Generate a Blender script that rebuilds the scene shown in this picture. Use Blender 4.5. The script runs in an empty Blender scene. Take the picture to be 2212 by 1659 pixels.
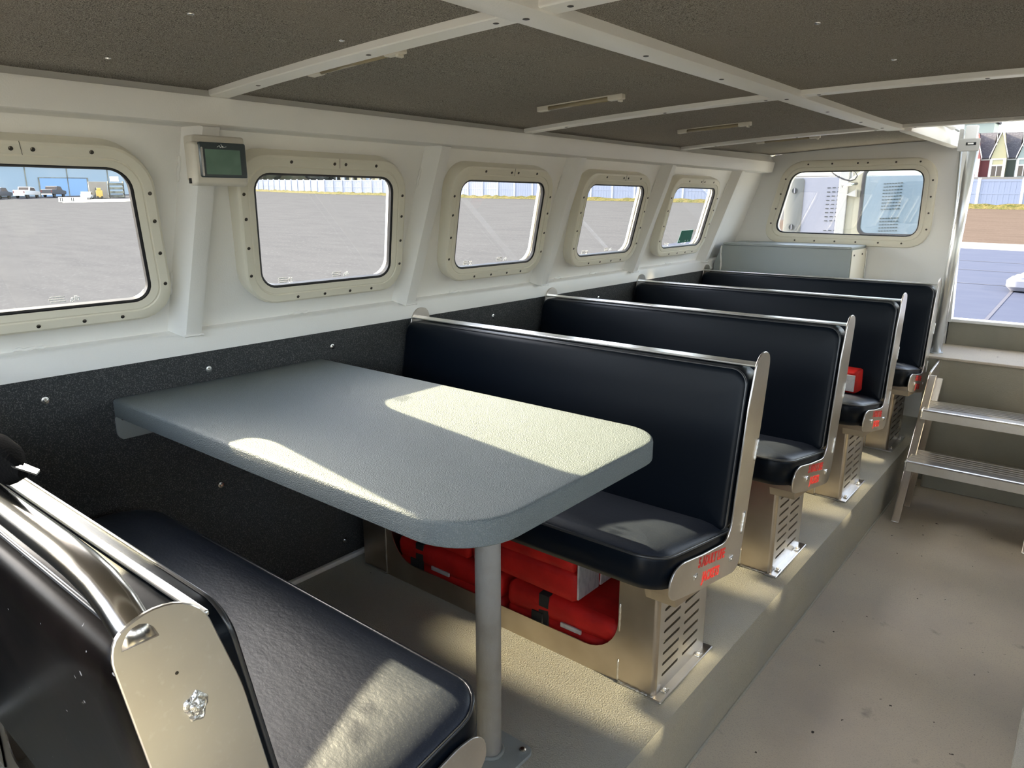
import bpy, bmesh, math, random
from mathutils import Vector, Matrix, Euler
random.seed(7)
PI = math.pi
scene = bpy.context.scene
COL = scene.collection

# ------------------------------------------------------------------ camera
cam_d = bpy.data.cameras.new('camera')
cam = bpy.data.objects.new('camera', cam_d); COL.objects.link(cam)
pitch, yaw = math.radians(14.09), math.radians(39.2)
Fv = Vector((-math.sin(yaw)*math.cos(pitch), math.cos(yaw)*math.cos(pitch), -math.sin(pitch)))
Rv = Vector((math.cos(yaw), math.sin(yaw), 0)); Uv = Rv.cross(Fv)
cam.matrix_world = Matrix(((Rv.x, Uv.x, -Fv.x, 0), (Rv.y, Uv.y, -Fv.y, 0), (Rv.z, Uv.z, -Fv.z, 1.25), (0, 0, 0, 1)))
cam_d.sensor_width = 36.0; cam_d.lens = 36.0*1564/2212
cam_d.clip_start = 0.02; cam_d.clip_end = 1000
scene.camera = cam

# ------------------------------------------------------------------ light
SUN_DIR = Vector((1.97, -0.10, -1.0)).normalized()      # travel direction of the sunlight
sun_d = bpy.data.lights.new('sun', 'SUN'); sun_d.energy = 22.0; sun_d.angle = math.radians(0.6)
sun_d.color = (1.0, 0.87, 0.56)
sun = bpy.data.objects.new('sun', sun_d); COL.objects.link(sun)
sun.rotation_euler = SUN_DIR.to_track_quat('-Z', 'Y').to_euler()
# added lamp standing in for sunlight reflected from starboard; no reflecting boat is built
REFL_DIR = Vector((-1.88, 0.14, -1.0)).normalized()
ref_d = bpy.data.lights.new('added_reflected_sun', 'SUN'); ref_d.energy = 5.2; ref_d.angle = math.radians(2.2); ref_d.color = (1.0, .84, .55)
ref = bpy.data.objects.new('added_reflected_sun', ref_d); COL.objects.link(ref)
ref.rotation_euler = REFL_DIR.to_track_quat('-Z', 'Y').to_euler()
world = bpy.data.worlds.new('sky'); scene.world = world; world.use_nodes = True
wn = world.node_tree; wn.nodes.clear()
sky = wn.nodes.new('ShaderNodeTexSky'); sky.sky_type = 'NISHITA'; sky.sun_disc = False
sky.sun_elevation = math.radians(29); sky.sun_rotation = math.radians(-93)
sky.air_density = 1.0; sky.dust_density = 2.5; sky.ozone_density = 1.0
hs = wn.nodes.new('ShaderNodeHueSaturation'); hs.inputs['Saturation'].default_value = 0.62
bg = wn.nodes.new('ShaderNodeBackground'); bg.inputs['Strength'].default_value = 1.15
wo = wn.nodes.new('ShaderNodeOutputWorld')
wn.links.new(sky.outputs[0], hs.inputs['Color']); wn.links.new(hs.outputs[0], bg.inputs[0]); wn.links.new(bg.outputs[0], wo.inputs[0])
scene.view_settings.view_transform = 'Standard'; scene.view_settings.look = 'None'
scene.view_settings.gamma = 1.0; scene.view_settings.use_curve_mapping = False
scene.view_settings.exposure = 0.42
cy = scene.cycles
cy.max_bounces = 8; cy.diffuse_bounces = 5; cy.glossy_bounces = 4; cy.transparent_max_bounces = 12; cy.transmission_bounces = 4
cy.use_denoising = True; cy.sample_clamp_indirect = 6.0; cy.blur_glossy = 0.5
cy.caustics_reflective = True; cy.caustics_refractive = False

# ------------------------------------------------------------------ materials
def sock(n, k): return n.inputs[k]
def mat(name, col=(.5, .5, .5), rough=.5, metal=0., spec=.5, noise=None, bump=None, coat=0., wave=None):
    """noise=(scale, colour2, lo, hi[, detail]); bump=(scale, strength, distance)"""
    m = bpy.data.materials.new(name); m.use_nodes = True
    nt = m.node_tree; b = nt.nodes['Principled BSDF']
    c4 = lambda c: (c[0], c[1], c[2], 1)
    b.inputs['Base Color'].default_value = c4(col); b.inputs['Roughness'].default_value = rough
    b.inputs['Metallic'].default_value = metal; b.inputs['Specular IOR Level'].default_value = spec
    b.inputs['Coat Weight'].default_value = coat
    tc = nt.nodes.new('ShaderNodeTexCoord')
    layers = noise if isinstance(noise, list) else ([noise] if noise else [])
    prev = None
    for L in layers:
        nz = nt.nodes.new('ShaderNodeTexNoise'); nz.inputs['Scale'].default_value = L[0]
        nz.inputs['Detail'].default_value = L[4] if len(L) > 4 else 3
        if len(L) > 5:
            mp = nt.nodes.new('ShaderNodeMapping'); mp.inputs['Scale'].default_value = L[5]
            nt.links.new(tc.outputs['Object'], mp.inputs[0]); nt.links.new(mp.outputs[0], nz.inputs['Vector'])
        else:
            nt.links.new(tc.outputs['Object'], nz.inputs['Vector'])
        rp = nt.nodes.new('ShaderNodeMapRange'); rp.inputs[1].default_value = L[2]; rp.inputs[2].default_value = L[3]
        nt.links.new(nz.outputs['Fac'], rp.inputs[0])
        mx = nt.nodes.new('ShaderNodeMix'); mx.data_type = 'RGBA'
        nt.links.new(rp.outputs[0], mx.inputs[0])
        if prev: nt.links.new(prev, mx.inputs[6])
        else: mx.inputs[6].default_value = c4(col)
        mx.inputs[7].default_value = c4(L[1]); prev = mx.outputs[2]
    if prev: nt.links.new(prev, b.inputs['Base Color'])
    if bump:
        bl = bump if isinstance(bump, list) else [bump]
        pn = None
        for B in bl:
            nz = nt.nodes.new('ShaderNodeTexNoise'); nz.inputs['Scale'].default_value = B[0]; nz.inputs['Detail'].default_value = 3
            if len(B) > 3:
                mp = nt.nodes.new('ShaderNodeMapping'); mp.inputs['Scale'].default_value = B[3]
                nt.links.new(tc.outputs['Object'], mp.inputs[0]); nt.links.new(mp.outputs[0], nz.inputs['Vector'])
            else: nt.links.new(tc.outputs['Object'], nz.inputs['Vector'])
            bp = nt.nodes.new('ShaderNodeBump'); bp.inputs['Strength'].default_value = B[1]; bp.inputs['Distance'].default_value = B[2]
            nt.links.new(nz.outputs['Fac'], bp.inputs['Height'])
            if pn: nt.links.new(pn, bp.inputs['Normal'])
            pn = bp.outputs['Normal']
        nt.links.new(pn, b.inputs['Normal'])
    return m
M = {}
M['white'] = mat('white_paint', (.87, .855, .825), .36, spec=.4, bump=(260, .25, .002))
M['beige'] = mat('beige_frame', (.80, .76, .64), .35, spec=.5)
M['gasket'] = mat('black_rubber', (.012, .012, .014), .5)
M['screw'] = mat('dark_screw', (.10, .09, .08), .3, 1.0)
M['steel'] = mat('bright_screw', (.75, .74, .72), .25, 1.0)
M['alu'] = mat('brushed_aluminium', (.78, .765, .74), .30, 1.0, noise=[(9, (.68, .655, .62), .35, .75), (90, (.70, .68, .64), .55, .9, 2, (1, 14, 1))], bump=(60, .06, .001))
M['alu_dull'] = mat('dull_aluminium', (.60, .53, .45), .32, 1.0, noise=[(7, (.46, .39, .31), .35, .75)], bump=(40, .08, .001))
M['alu_warm'] = mat('worn_aluminium', (.82, .775, .72), .32, 1.0, noise=[(8, (.72, .665, .61), .4, .8), (120, (.88, .85, .81), .6, .9, 2)])
M['alu_polished'] = mat('polished_rail_aluminium', (.60, .57, .54), .20, 1.0, bump=(30, .05, .001))
M['weld'] = mat('weld_bead', (.72, .70, .66), .3, 1.0, bump=(220, .8, .003))
M['vinyl'] = mat('black_vinyl', (.0028, .0052, .0095), .34, spec=.16, bump=[(900, .12, .0006), (38, .10, .002)])
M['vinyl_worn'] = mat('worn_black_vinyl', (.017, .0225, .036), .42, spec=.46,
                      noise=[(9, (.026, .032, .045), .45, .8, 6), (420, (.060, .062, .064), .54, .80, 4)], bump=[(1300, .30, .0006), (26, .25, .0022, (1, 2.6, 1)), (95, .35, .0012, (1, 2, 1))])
M['back_vinyl'] = mat('glossy_back_vinyl', (.005, .0038, .0035), .28, spec=.07, noise=[(6, (.016, .011, .010), .4, .8)], bump=[(30, .08, .002)])
M['piping'] = mat('vinyl_piping', (.03, .032, .036), .28, spec=.7)
M['carpet'] = mat('carpet_lit_ceiling', (.30, .275, .245), .95, spec=.1,  # same carpet as the wall, coloured lighter for light from below
                  noise=[(560, (.62, .58, .51), .50, .68, 4), (430, (.06, .056, .05), .50, .34, 4), (3, (.32, .285, .25), .45, .8, 3)], bump=(420, .9, .006))
M['carpet_wall'] = mat('carpet_shaded_wall', (.058, .062, .064), .95, spec=.1,  # same carpet as the ceiling, coloured darker for the weaker light here
                       noise=[(380, (.17, .17, .165), .52, .68, 2)], bump=(420, .8, .005))
M['table'] = mat('textured_grey_paint', (.135, .158, .164), .50, spec=.28, noise=[(500, (.20, .225, .225), .5, .7, 2)], bump=[(430, .75, .0042)])
M['grey_paint'] = mat('grey_green_paint', (.30, .33, .32), .5, spec=.4, bump=(300, .35, .002))
M['post_paint'] = mat('worn_grey_post_paint', (.31, .30, .28), .5, spec=.4, noise=[(11, (.24, .22, .19), .5, .8, 4)], bump=(300, .35, .002))
M['deck'] = mat('textured_deck_paint', (.46, .445, .37), .68, spec=.3, noise=[(260, (.37, .355, .29), .5, .72, 3), (5, (.42, .415, .37), .4, .7, 3)], bump=(240, .9, .004))
M['riser'] = mat('olive_deck_paint', (.27, .255, .205), .7, spec=.3, noise=[(4, (.33, .305, .24), .45, .75, 4)], bump=(220, .4, .003))
M['red'] = mat('red_nylon', (.50, .010, .007), .62, spec=.3, noise=[(14, (.32, .005, .004), .4, .8, 3)], bump=[(22, .5, .008), (700, .25, .001)])
M['red_text'] = mat('red_lettering', (.42, .022, .02), .5)
M['reflective'] = mat('silver_reflective_tape', (.55, .55, .55), .42, .35, noise=[(30, (.38, .38, .40), .45, .7, 3, (1, 3, 1))], bump=(24, .4, .004))
M['strap'] = mat('black_webbing', (.012, .012, .012), .8)
M['plastic_white'] = mat('aged_white_plastic', (.66, .62, .54), .4)
M['bezel'] = mat('dark_grey_bezel', (.045, .06, .065), .16, spec=.7)
M['screen'] = mat('green_grey_screen', (.12, .20, .155), .12, spec=.6, noise=[(22, (.15, .24, .19), .5, .7, 1)])
M['clear'] = mat('frosted_tube', (.30, .25, .16), .2, spec=.6)
M['pole'] = mat('polished_pole', (.72, .74, .75), .34, .85)
M['green_sticker'] = mat('green_sticker', (.035, .15, .115), .4)
M['etch'] = mat('white_etching', (.9, .9, .9), .6)
M['cloth_black'] = mat('black_cloth', (.004, .004, .004), .9, bump=(200, .6, .003), spec=.02)
# aisle floor with dirt specks that belong to the floor
M['floor'] = mat('worn_aisle_floor', (.53, .475, .385), .72, spec=.3,
                 noise=[(3.2, (.45, .40, .34), .42, .72, 5), (210, (.41, .365, .32), .52, .74, 2), (13, (.19, .165, .15), .66, .84, 4)], bump=(240, .4, .002))
def specks(m, scale, size, keep, col):
    nt = m.node_tree; b = nt.nodes['Principled BSDF']
    src = b.inputs['Base Color'].links[0].from_socket
    tc = [n for n in nt.nodes if n.type == 'TEX_COORD'][0]
    nz = nt.nodes.new('ShaderNodeTexNoise'); nz.inputs['Scale'].default_value = 60
    ad = nt.nodes.new('ShaderNodeMixRGB'); ad.inputs[0].default_value = .02
    nt.links.new(tc.outputs['Object'], nz.inputs['Vector']); nt.links.new(tc.outputs['Object'], ad.inputs[1]); nt.links.new(nz.outputs['Color'], ad.inputs[2])
    v = nt.nodes.new('ShaderNodeTexVoronoi'); v.inputs['Scale'].default_value = scale
    nt.links.new(ad.outputs[0], v.inputs['Vector'])
    lt = nt.nodes.new('ShaderNodeMath'); lt.operation = 'LESS_THAN'; lt.inputs[1].default_value = size
    nt.links.new(v.outputs['Distance'], lt.inputs[0])
    sp = nt.nodes.new('ShaderNodeSeparateColor'); nt.links.new(v.outputs['Color'], sp.inputs[0])
    gt = nt.nodes.new('ShaderNodeMath'); gt.operation = 'LESS_THAN'; gt.inputs[1].default_value = keep
    nt.links.new(sp.outputs[0], gt.inputs[0])
    mu = nt.nodes.new('ShaderNodeMath'); mu.operation = 'MULTIPLY'
    nt.links.new(lt.outputs[0], mu.inputs[0]); nt.links.new(gt.outputs[0], mu.inputs[1])
    mx = nt.nodes.new('ShaderNodeMix'); mx.data_type = 'RGBA'; nt.links.new(mu.outputs[0], mx.inputs[0]); nt.links.new(src, mx.inputs[6])
    mx.inputs[7].default_value = (*col, 1); nt.links.new(mx.outputs[2], b.inputs['Base Color'])
specks(M['floor'], 11, .06, .40, (.03, .025, .02)); specks(M['floor'], 5, .035, .5, (.02, .02, .02)); specks(M['floor'], 34, .10, .10, (.06, .05, .04))
specks(M['deck'], 14, .05, .10, (.05, .045, .04))
specks(M['back_vinyl'], 26, .055, 1.0, (.30, .29, .28))  # pale dots painted in place of glints on the dimpled vinyl
# thin glass
def glassmat(name, tint, refl=1.0):
    m = bpy.data.materials.new(name); m.use_nodes = True; nt = m.node_tree; nt.nodes.clear()
    t = nt.nodes.new('ShaderNodeBsdfTransparent'); t.inputs[0].default_value = (*tint, 1)
    g = nt.nodes.new('ShaderNodeBsdfGlossy'); g.inputs['Roughness'].default_value = .02; g.inputs[0].default_value = (refl, refl, refl, 1)
    lw = nt.nodes.new('ShaderNodeLayerWeight'); lw.inputs[0].default_value = .5
    pw = nt.nodes.new('ShaderNodeMath'); pw.operation = 'POWER'; pw.inputs[1].default_value = 5
    nt.links.new(lw.outputs['Facing'], pw.inputs[0])
    fr = nt.nodes.new('ShaderNodeMath'); fr.operation = 'MULTIPLY_ADD'; fr.inputs[1].default_value = .9; fr.inputs[2].default_value = .04
    nt.links.new(pw.outputs[0], fr.inputs[0])
    mx = nt.nodes.new('ShaderNodeMixShader'); o = nt.nodes.new('ShaderNodeOutputMaterial')
    nt.links.new(fr.outputs[0], mx.inputs[0]); nt.links.new(t.outputs[0], mx.inputs[1]); nt.links.new(g.outputs[0], mx.inputs[2]); nt.links.new(mx.outputs[0], o.inputs[0])
    return m
M['glass'] = glassmat('clear_glass', (.95, .96, .96))
M['glass_tint'] = glassmat('tinted_glass', (.62, .80, .82))
# exterior
M['asphalt'] = mat('sunlit_asphalt', (.057, .058, .063), .95, spec=0., noise=[(.35, (.050, .051, .056), .4, .7, 5, (1, 4, 1)), (9, (.078, .080, .086), .55, .8, 4), (40, (.125, .127, .135), .68, .8, 2)])
M['dirt'] = mat('reddish_gravel', (.062, .049, .043), .95, spec=0., noise=[(.5, (.053, .042, .037), .4, .7, 5, (1, 4, 1)), (9, (.078, .063, .056), .55, .8, 4)])
M['concrete'] = mat('pale_concrete', (.12, .115, .108), .9, noise=[(.6, (.10, .097, .092), .4, .8, 3)])
M['slab'] = mat('slab_painted_shade', (.029, .035, .062), .8, spec=.1, noise=[(.9, (.034, .040, .067), .4, .75, 4, (1, 3, 1))])  # shade on the concrete is put into this bluish colour; nothing casts it
M['joint'] = mat('slab_joint', (.018, .02, .04), .9)
M['grass'] = mat('dry_grass', (.085, .072, .028), .95, spec=.05, noise=[(2.5, (.045, .050, .014), .4, .65, 5), (9, (.12, .095, .05), .55, .8, 3)], bump=(6, 1, .1))
M['vinyl_fence'] = mat('white_vinyl_fence', (.165, .19, .26), .5)
M['fence_post'] = mat('white_fence_post', (.32, .335, .36), .5)
M['blue_metal'] = mat('blue_grey_metal_siding', (.10, .15, .21), .6, noise=[(.12, (.13, .175, .23), .4, .7, 3)])
M['blue_door'] = mat('blue_roller_door', (.075, .15, .28), .6)
M['roof_white'] = mat('white_metal_roof', (.55, .55, .55), .5)
M['shingle'] = mat('grey_shingles', (.045, .043, .052), .9, noise=[(4, (.075, .07, .08), .5, .7, 3)])
M['trim_white'] = mat('white_house_trim', (.52, .51, .48), .6)
M['house_red'] = mat('brick_red_siding', (.115, .022, .022), .7)
M['house_salmon'] = mat('salmon_siding', (.26, .09, .075), .7)
M['house_cream'] = mat('cream_siding', (.30, .27, .15), .7)
M['house_green'] = mat('olive_green_siding', (.042, .050, .036), .7)
M['house_mint'] = mat('mint_siding', (.19, .22, .195), .7)
M['win_dark'] = mat('dark_house_window', (.055, .04, .028), .3)
M['foliage'] = mat('dark_tree_line', (.03, .036, .024), .95, noise=[(.7, (.06, .054, .042), .4, .7, 5)])
M['car_white'] = mat('white_car_paint', (.35, .38, .42), .3)
M['car_dark'] = mat('dark_car_paint', (.035, .035, .04), .3)
M['tyre'] = mat('tyre_rubber', (.015, .015, .015), .8)
M['yellow'] = mat('faded_yellow_paint', (.25, .17, .03), .6)
M['scrap'] = mat('weathered_machinery', (.09, .10, .09), .8, noise=[(.9, (.03, .035, .035), .4, .65, 4)])
M['cab_light'] = mat('lavender_grey_metal', (.15, .155, .19), .5, noise=[(5, (.165, .17, .21), .4, .8, 2, (1, 1, .2))])
M['cab_grey'] = mat('grey_metal', (.058, .062, .062), .7, noise=[(5, (.065, .070, .069), .4, .8, 2)])
M['slot'] = mat('dark_slot', (.015, .018, .02), .8)
M['cream'] = mat('cream_gelcoat', (.22, .21, .16), .35)
M['pale'] = mat('pale_gelcoat', (.24, .24, .235), .4)

# ------------------------------------------------------------------ helpers
def tag(o, label=None, cat=None, group=None, kind=None):
    if label: o['label'] = label
    if cat: o['category'] = cat
    if group: o['group'] = group
    if kind: o['kind'] = kind
    return o
def link_mesh(name, verts, faces, m, parent=None, smooth=False, auto=None):
    me = bpy.data.meshes.new(name); me.from_pydata([tuple(v) for v in verts], [], faces); me.materials.append(m)
    o = bpy.data.objects.new(name, me); COL.objects.link(o)
    if parent: o.parent = parent
    bm = bmesh.new(); bm.from_mesh(me); bmesh.ops.recalc_face_normals(bm, faces=bm.faces)
    if auto is not None:
        for f in bm.faces: f.smooth = True
        for e in bm.edges:
            if len(e.link_faces) == 2 and e.calc_face_angle(0) > math.radians(auto): e.smooth = False
            elif len(e.link_faces) != 2: e.smooth = False
    elif smooth:
        for f in bm.faces: f.smooth = True
    bm.to_mesh(me); bm.free()
    return o
class G:
    """collects simple solids, then links them as one mesh"""
    def __init__(s): s.v = []; s.f = []
    def add(s, verts, faces):
        n = len(s.v); s.v += [Vector(v) for v in verts]; s.f += [tuple(i+n for i in f) for f in faces]; return s
    def box(s, lo, hi, mtx=None):
        x0, y0, z0 = lo; x1, y1, z1 = hi
        vs = [Vector(p) for p in ((x0,y0,z0),(x1,y0,z0),(x1,y1,z0),(x0,y1,z0),(x0,y0,z1),(x1,y0,z1),(x1,y1,z1),(x0,y1,z1))]
        if mtx: vs = [mtx @ v for v in vs]
        return s.add(vs, [(0,3,2,1),(4,5,6,7),(0,1,5,4),(1,2,6,5),(2,3,7,6),(3,0,4,7)])
    def rbox(s, lo, hi, r=.004, seg=2, mtx=None):
        bm = bmesh.new()
        bmesh.ops.create_cube(bm, size=1)
        c = [(a+b)/2 for a, b in zip(lo, hi)]; d = [abs(b-a) for a, b in zip(lo, hi)]
        for v in bm.verts: v.co = Vector((v.co.x*d[0]+c[0], v.co.y*d[1]+c[1], v.co.z*d[2]+c[2]))
        bmesh.ops.bevel(bm, geom=list(bm.edges), offset=min(r, min(d)*.49), segments=seg, profile=.5, affect='EDGES')
        if mtx: bm.transform(mtx)
        bm.verts.index_update()
        s.add([v.co.copy() for v in bm.verts], [tuple(v.index for v in f.verts) for f in bm.faces]); bm.free(); return s
    def prism(s, poly, axis, a, b, mtx=None):
        """poly: 2D points in the two other axes (order y,z / x,z / x,y)"""
        def P(p, t):
            if axis == 'x': return Vector((t, p[0], p[1]))
            if axis == 'y': return Vector((p[0], t, p[1]))
            return Vector((p[0], p[1], t))
        n = len(poly); vs = [P(p, a) for p in poly]+[P(p, b) for p in poly]
        if mtx: vs = [mtx @ v for v in vs]
        fs = [tuple(range(n)), tuple(reversed(range(n, 2*n)))]+[(i, (i+1) % n, (i+1) % n+n, i+n) for i in range(n)]
        return s.add(vs, fs)
    def tube(s, path, r, n=8, caps=True):
        path = [Vector(p) for p in path]; rings = []; up = None
        for i, p in enumerate(path):
            t = (path[min(i+1, len(path)-1)]-path[max(i-1, 0)]).normalized()
            if up is None: up = t.orthogonal().normalized()
            u = (up-t*up.dot(t)).normalized(); up = u; w = t.cross(u)
            rr = r[i] if isinstance(r, (list, tuple)) else r
            rings.append([p+(u*math.cos(2*PI*k/n)+w*math.sin(2*PI*k/n))*rr for k in range(n)])
        vs = [v for rg in rings for v in rg]
        fs = [(i*n+k, i*n+(k+1) % n, (i+1)*n+(k+1) % n, (i+1)*n+k) for i in range(len(path)-1) for k in range(n)]
        if caps: fs += [tuple(reversed(range(n))), tuple(range((len(path)-1)*n, len(path)*n))]
        return s.add(vs, fs)
    def ring_tube(s, loop, r, n=6):
        loop = [Vector(p) for p in loop]; L = len(loop); rings = []
        nrm = sum(((loop[i]-loop[0]).cross(loop[(i+1) % L]-loop[0]) for i in range(L)), Vector()).normalized()
        for i, p in enumerate(loop):
            t = (loop[(i+1) % L]-loop[i-1]).normalized(); w = t.cross(nrm)
            rings.append([p+(nrm*math.cos(2*PI*k/n)+w*math.sin(2*PI*k/n))*r for k in range(n)])
        return s.add([v for rg in rings for v in rg], [(i*n+k, i*n+(k+1) % n, ((i+1) % L)*n+(k+1) % n, ((i+1) % L)*n+k) for i in range(L) for k in range(n)])
    def loft(s, loops, cap0=True, cap1=True, closed=True):
        n = len(loops[0]); vs = [Vector(v) for lp in loops for v in lp]
        fs = [(i*n+k, i*n+(k+1) % n, (i+1)*n+(k+1) % n, (i+1)*n+k) for i in range(len(loops)-1) for k in range(n if closed else n-1)]
        if cap0: fs.append(tuple(reversed(range(n))))
        if cap1: fs.append(tuple(range((len(loops)-1)*n, len(loops)*n)))
        return s.add(vs, fs)
    def disc(s, c, nrm, r, h=.002, n=10):
        c = Vector(c); nrm = Vector(nrm).normalized()
        return s.tube([c, c+nrm*h*.6, c+nrm*h], [r, r*.95, r*.6], n)
    def obj(s, name, m, parent=None, smooth=False, auto=None): return link_mesh(name, s.v, s.f, m, parent, smooth, auto)
def empty(name, loc=(0, 0, 0), rz=0):
    o = bpy.data.objects.new(name, None); COL.objects.link(o); o.location = loc; o.rotation_euler = (0, 0, rz); o.empty_display_size = .1
    return o
def dup(root, loc=None, rz=None):
    def rec(o, par):
        c = o.copy(); COL.objects.link(c); c.parent = par
        for ch in list(kids.get(o.name, [])): rec(ch, c)
        return c
    kids = {}
    for o in bpy.data.objects:
        if o.parent: kids.setdefault(o.parent.name, []).append(o)
    c = rec(root, None)
    if loc is not None: c.location = loc
    if rz is not None: c.rotation_euler = (0, 0, rz)
    return c
def rrect(x0, x1, y0, y1, r, n=6, inset=0.):
    """rounded rectangle, counter-clockwise; r may be 4 radii (x1y0, x1y1, x0y1, x0y0)"""
    if not isinstance(r, (list, tuple)): r = [r]*4
    x0 += inset; x1 -= inset; y0 += inset; y1 -= inset
    rr = [max(.0008, q-inset) for q in r]; out = []
    for (cx, cy, a0, q) in ((x1-rr[0], y0+rr[0], -PI/2, rr[0]), (x1-rr[1], y1-rr[1], 0, rr[1]), (x0+rr[2], y1-rr[2], PI/2, rr[2]), (x0+rr[3], y0+rr[3], PI, rr[3])):
        for k in range(n+1):
            a = a0+PI/2*k/n; out.append((cx+q*math.cos(a), cy+q*math.sin(a)))
    return out
def round_poly(pts, rad, n=4):
    out = []; L = len(pts)
    for i in range(L):
        p = Vector(pts[i]); a = Vector(pts[i-1]); b = Vector(pts[(i+1) % L]); r = rad[i] if isinstance(rad, (list, tuple)) else rad
        if r <= 0: out.append(tuple(p)); continue
        r = min(r, (a-p).length*.48, (b-p).length*.48)
        p0 = p+(a-p).normalized()*r; p1 = p+(b-p).normalized()*r
        for k in range(n+1):
            t = k/n; out.append(tuple(p0*(1-t)**2+p*2*t*(1-t)+p1*t*t))
    return out
def holed(name, outer, holes, fn, m, parent=None, thick=.0):
    """flat sheet with holes; fn maps 2D -> 3D; thick extrudes along the sheet's normal"""
    bm = bmesh.new(); edges = []
    for lp in [outer]+holes:
        vs = [bm.verts.new((p[0], p[1], 0)) for p in lp]
        edges += [bm.edges.new((vs[i], vs[(i+1) % len(vs)])) for i in range(len(vs))]
    bmesh.ops.triangle_fill(bm, use_beauty=True, use_dissolve=False, edges=edges)
    bm.normal_update()
    if thick:
        r = bmesh.ops.extrude_face_region(bm, geom=list(bm.faces))
        for v in [g for g in r['geom'] if isinstance(g, bmesh.types.BMVert)]: v.co.z += thick
    for v in bm.verts: v.co = Vector(fn(v.co.x, v.co.y, v.co.z))
    bmesh.ops.recalc_face_normals(bm, faces=bm.faces)
    me = bpy.data.meshes.new(name); bm.to_mesh(me); bm.free(); me.materials.append(m)
    o = bpy.data.objects.new(name, me); COL.objects.link(o)
    if parent: o.parent = parent
    return o
def text_mesh(s, size, m, name, parent, mtx, xs=1.0, depth=.0006):
    cu = bpy.data.curves.new('t', 'FONT'); cu.body = s; cu.size = size; cu.align_x = 'CENTER'; cu.extrude = depth; cu.offset = .0011 if size > .03 else .0003
    cu.space_line = .95; cu.resolution_u = 3
    to = bpy.data.objects.new('t', cu); COL.objects.link(to)
    dg = bpy.context.evaluated_depsgraph_get(); me = bpy.data.meshes.new_from_object(to.evaluated_get(dg))
    bpy.data.objects.remove(to)
    me.transform(mtx @ Matrix.Diagonal((xs, 1, 1, 1))); me.materials.clear(); me.materials.append(m); me.name = name
    o = bpy.data.objects.new(name, me); COL.objects.link(o); o.parent = parent
    return o

XC = -.335                      # centre line of the cabin
YB, YA = 4.754, -.55            # forward bulkhead, aft end
FZ = -.229                      # aisle floor
def mir(x): return 2*XC-x
def zc(x, y):                   # underside of the ceiling framing
    t = max(0, min(1, (y-3.0)/1.7)); t = t*t*(3-2*t)
    return 1.545-.025*(x-XC)**2+.030*t

# ------------------------------------------------------------------ floor and decks
g = G().box((-.675, YA-2.5, FZ-.05), (.006, 4.33, FZ)); tag(g.obj('floor', M['floor']), kind='structure')
for sx, nm in ((0, 'left'), (1, 'right')):
    f = (lambda x: x) if sx == 0 else mir
    a, b = sorted((f(-2.05), f(-.675)))
    g = G().box((a, YA-2.5, FZ-.05), (b, YB, 0)); g.rbox((min(f(-.6755), f(-.668)), YA, FZ), (max(f(-.6755), f(-.668)), 4.2, FZ+.006), .003) if sx == 0 else None
    tag(g.obj('floor_platform_'+nm, M['deck']), kind='structure')
a = G().box((-.672, 4.32, FZ-.05), (.004, YB, .449)); tag(a.obj('floor_landing_riser', M['riser']), kind='structure')
a = G().rbox((-.678, 4.312, .447), (.01, YB, .461), .004); tag(a.obj('floor_landing', M['floor']), kind='structure')
a = G().rbox((-.60, 4.20, FZ), (-.02, 4.32, FZ+.085), .004); tag(a.obj('trim_10', M['riser']), kind='structure')
for nm, x0, x1 in (('left', -1.972, -1.952), ('right', mir(-1.952), mir(-1.972))):
    tag(G().rbox((x0, YA, .0), (x1, YB-.35, .018), .005).obj('baseboard_'+nm, M['white']), kind='structure')

tag(G().box((mir(-2.05), YA-5.0, FZ-.05), (-2.05, YA-2.5, -.0)).obj('floor_aft_deck', M['deck']), kind='structure') if False else None
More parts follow.
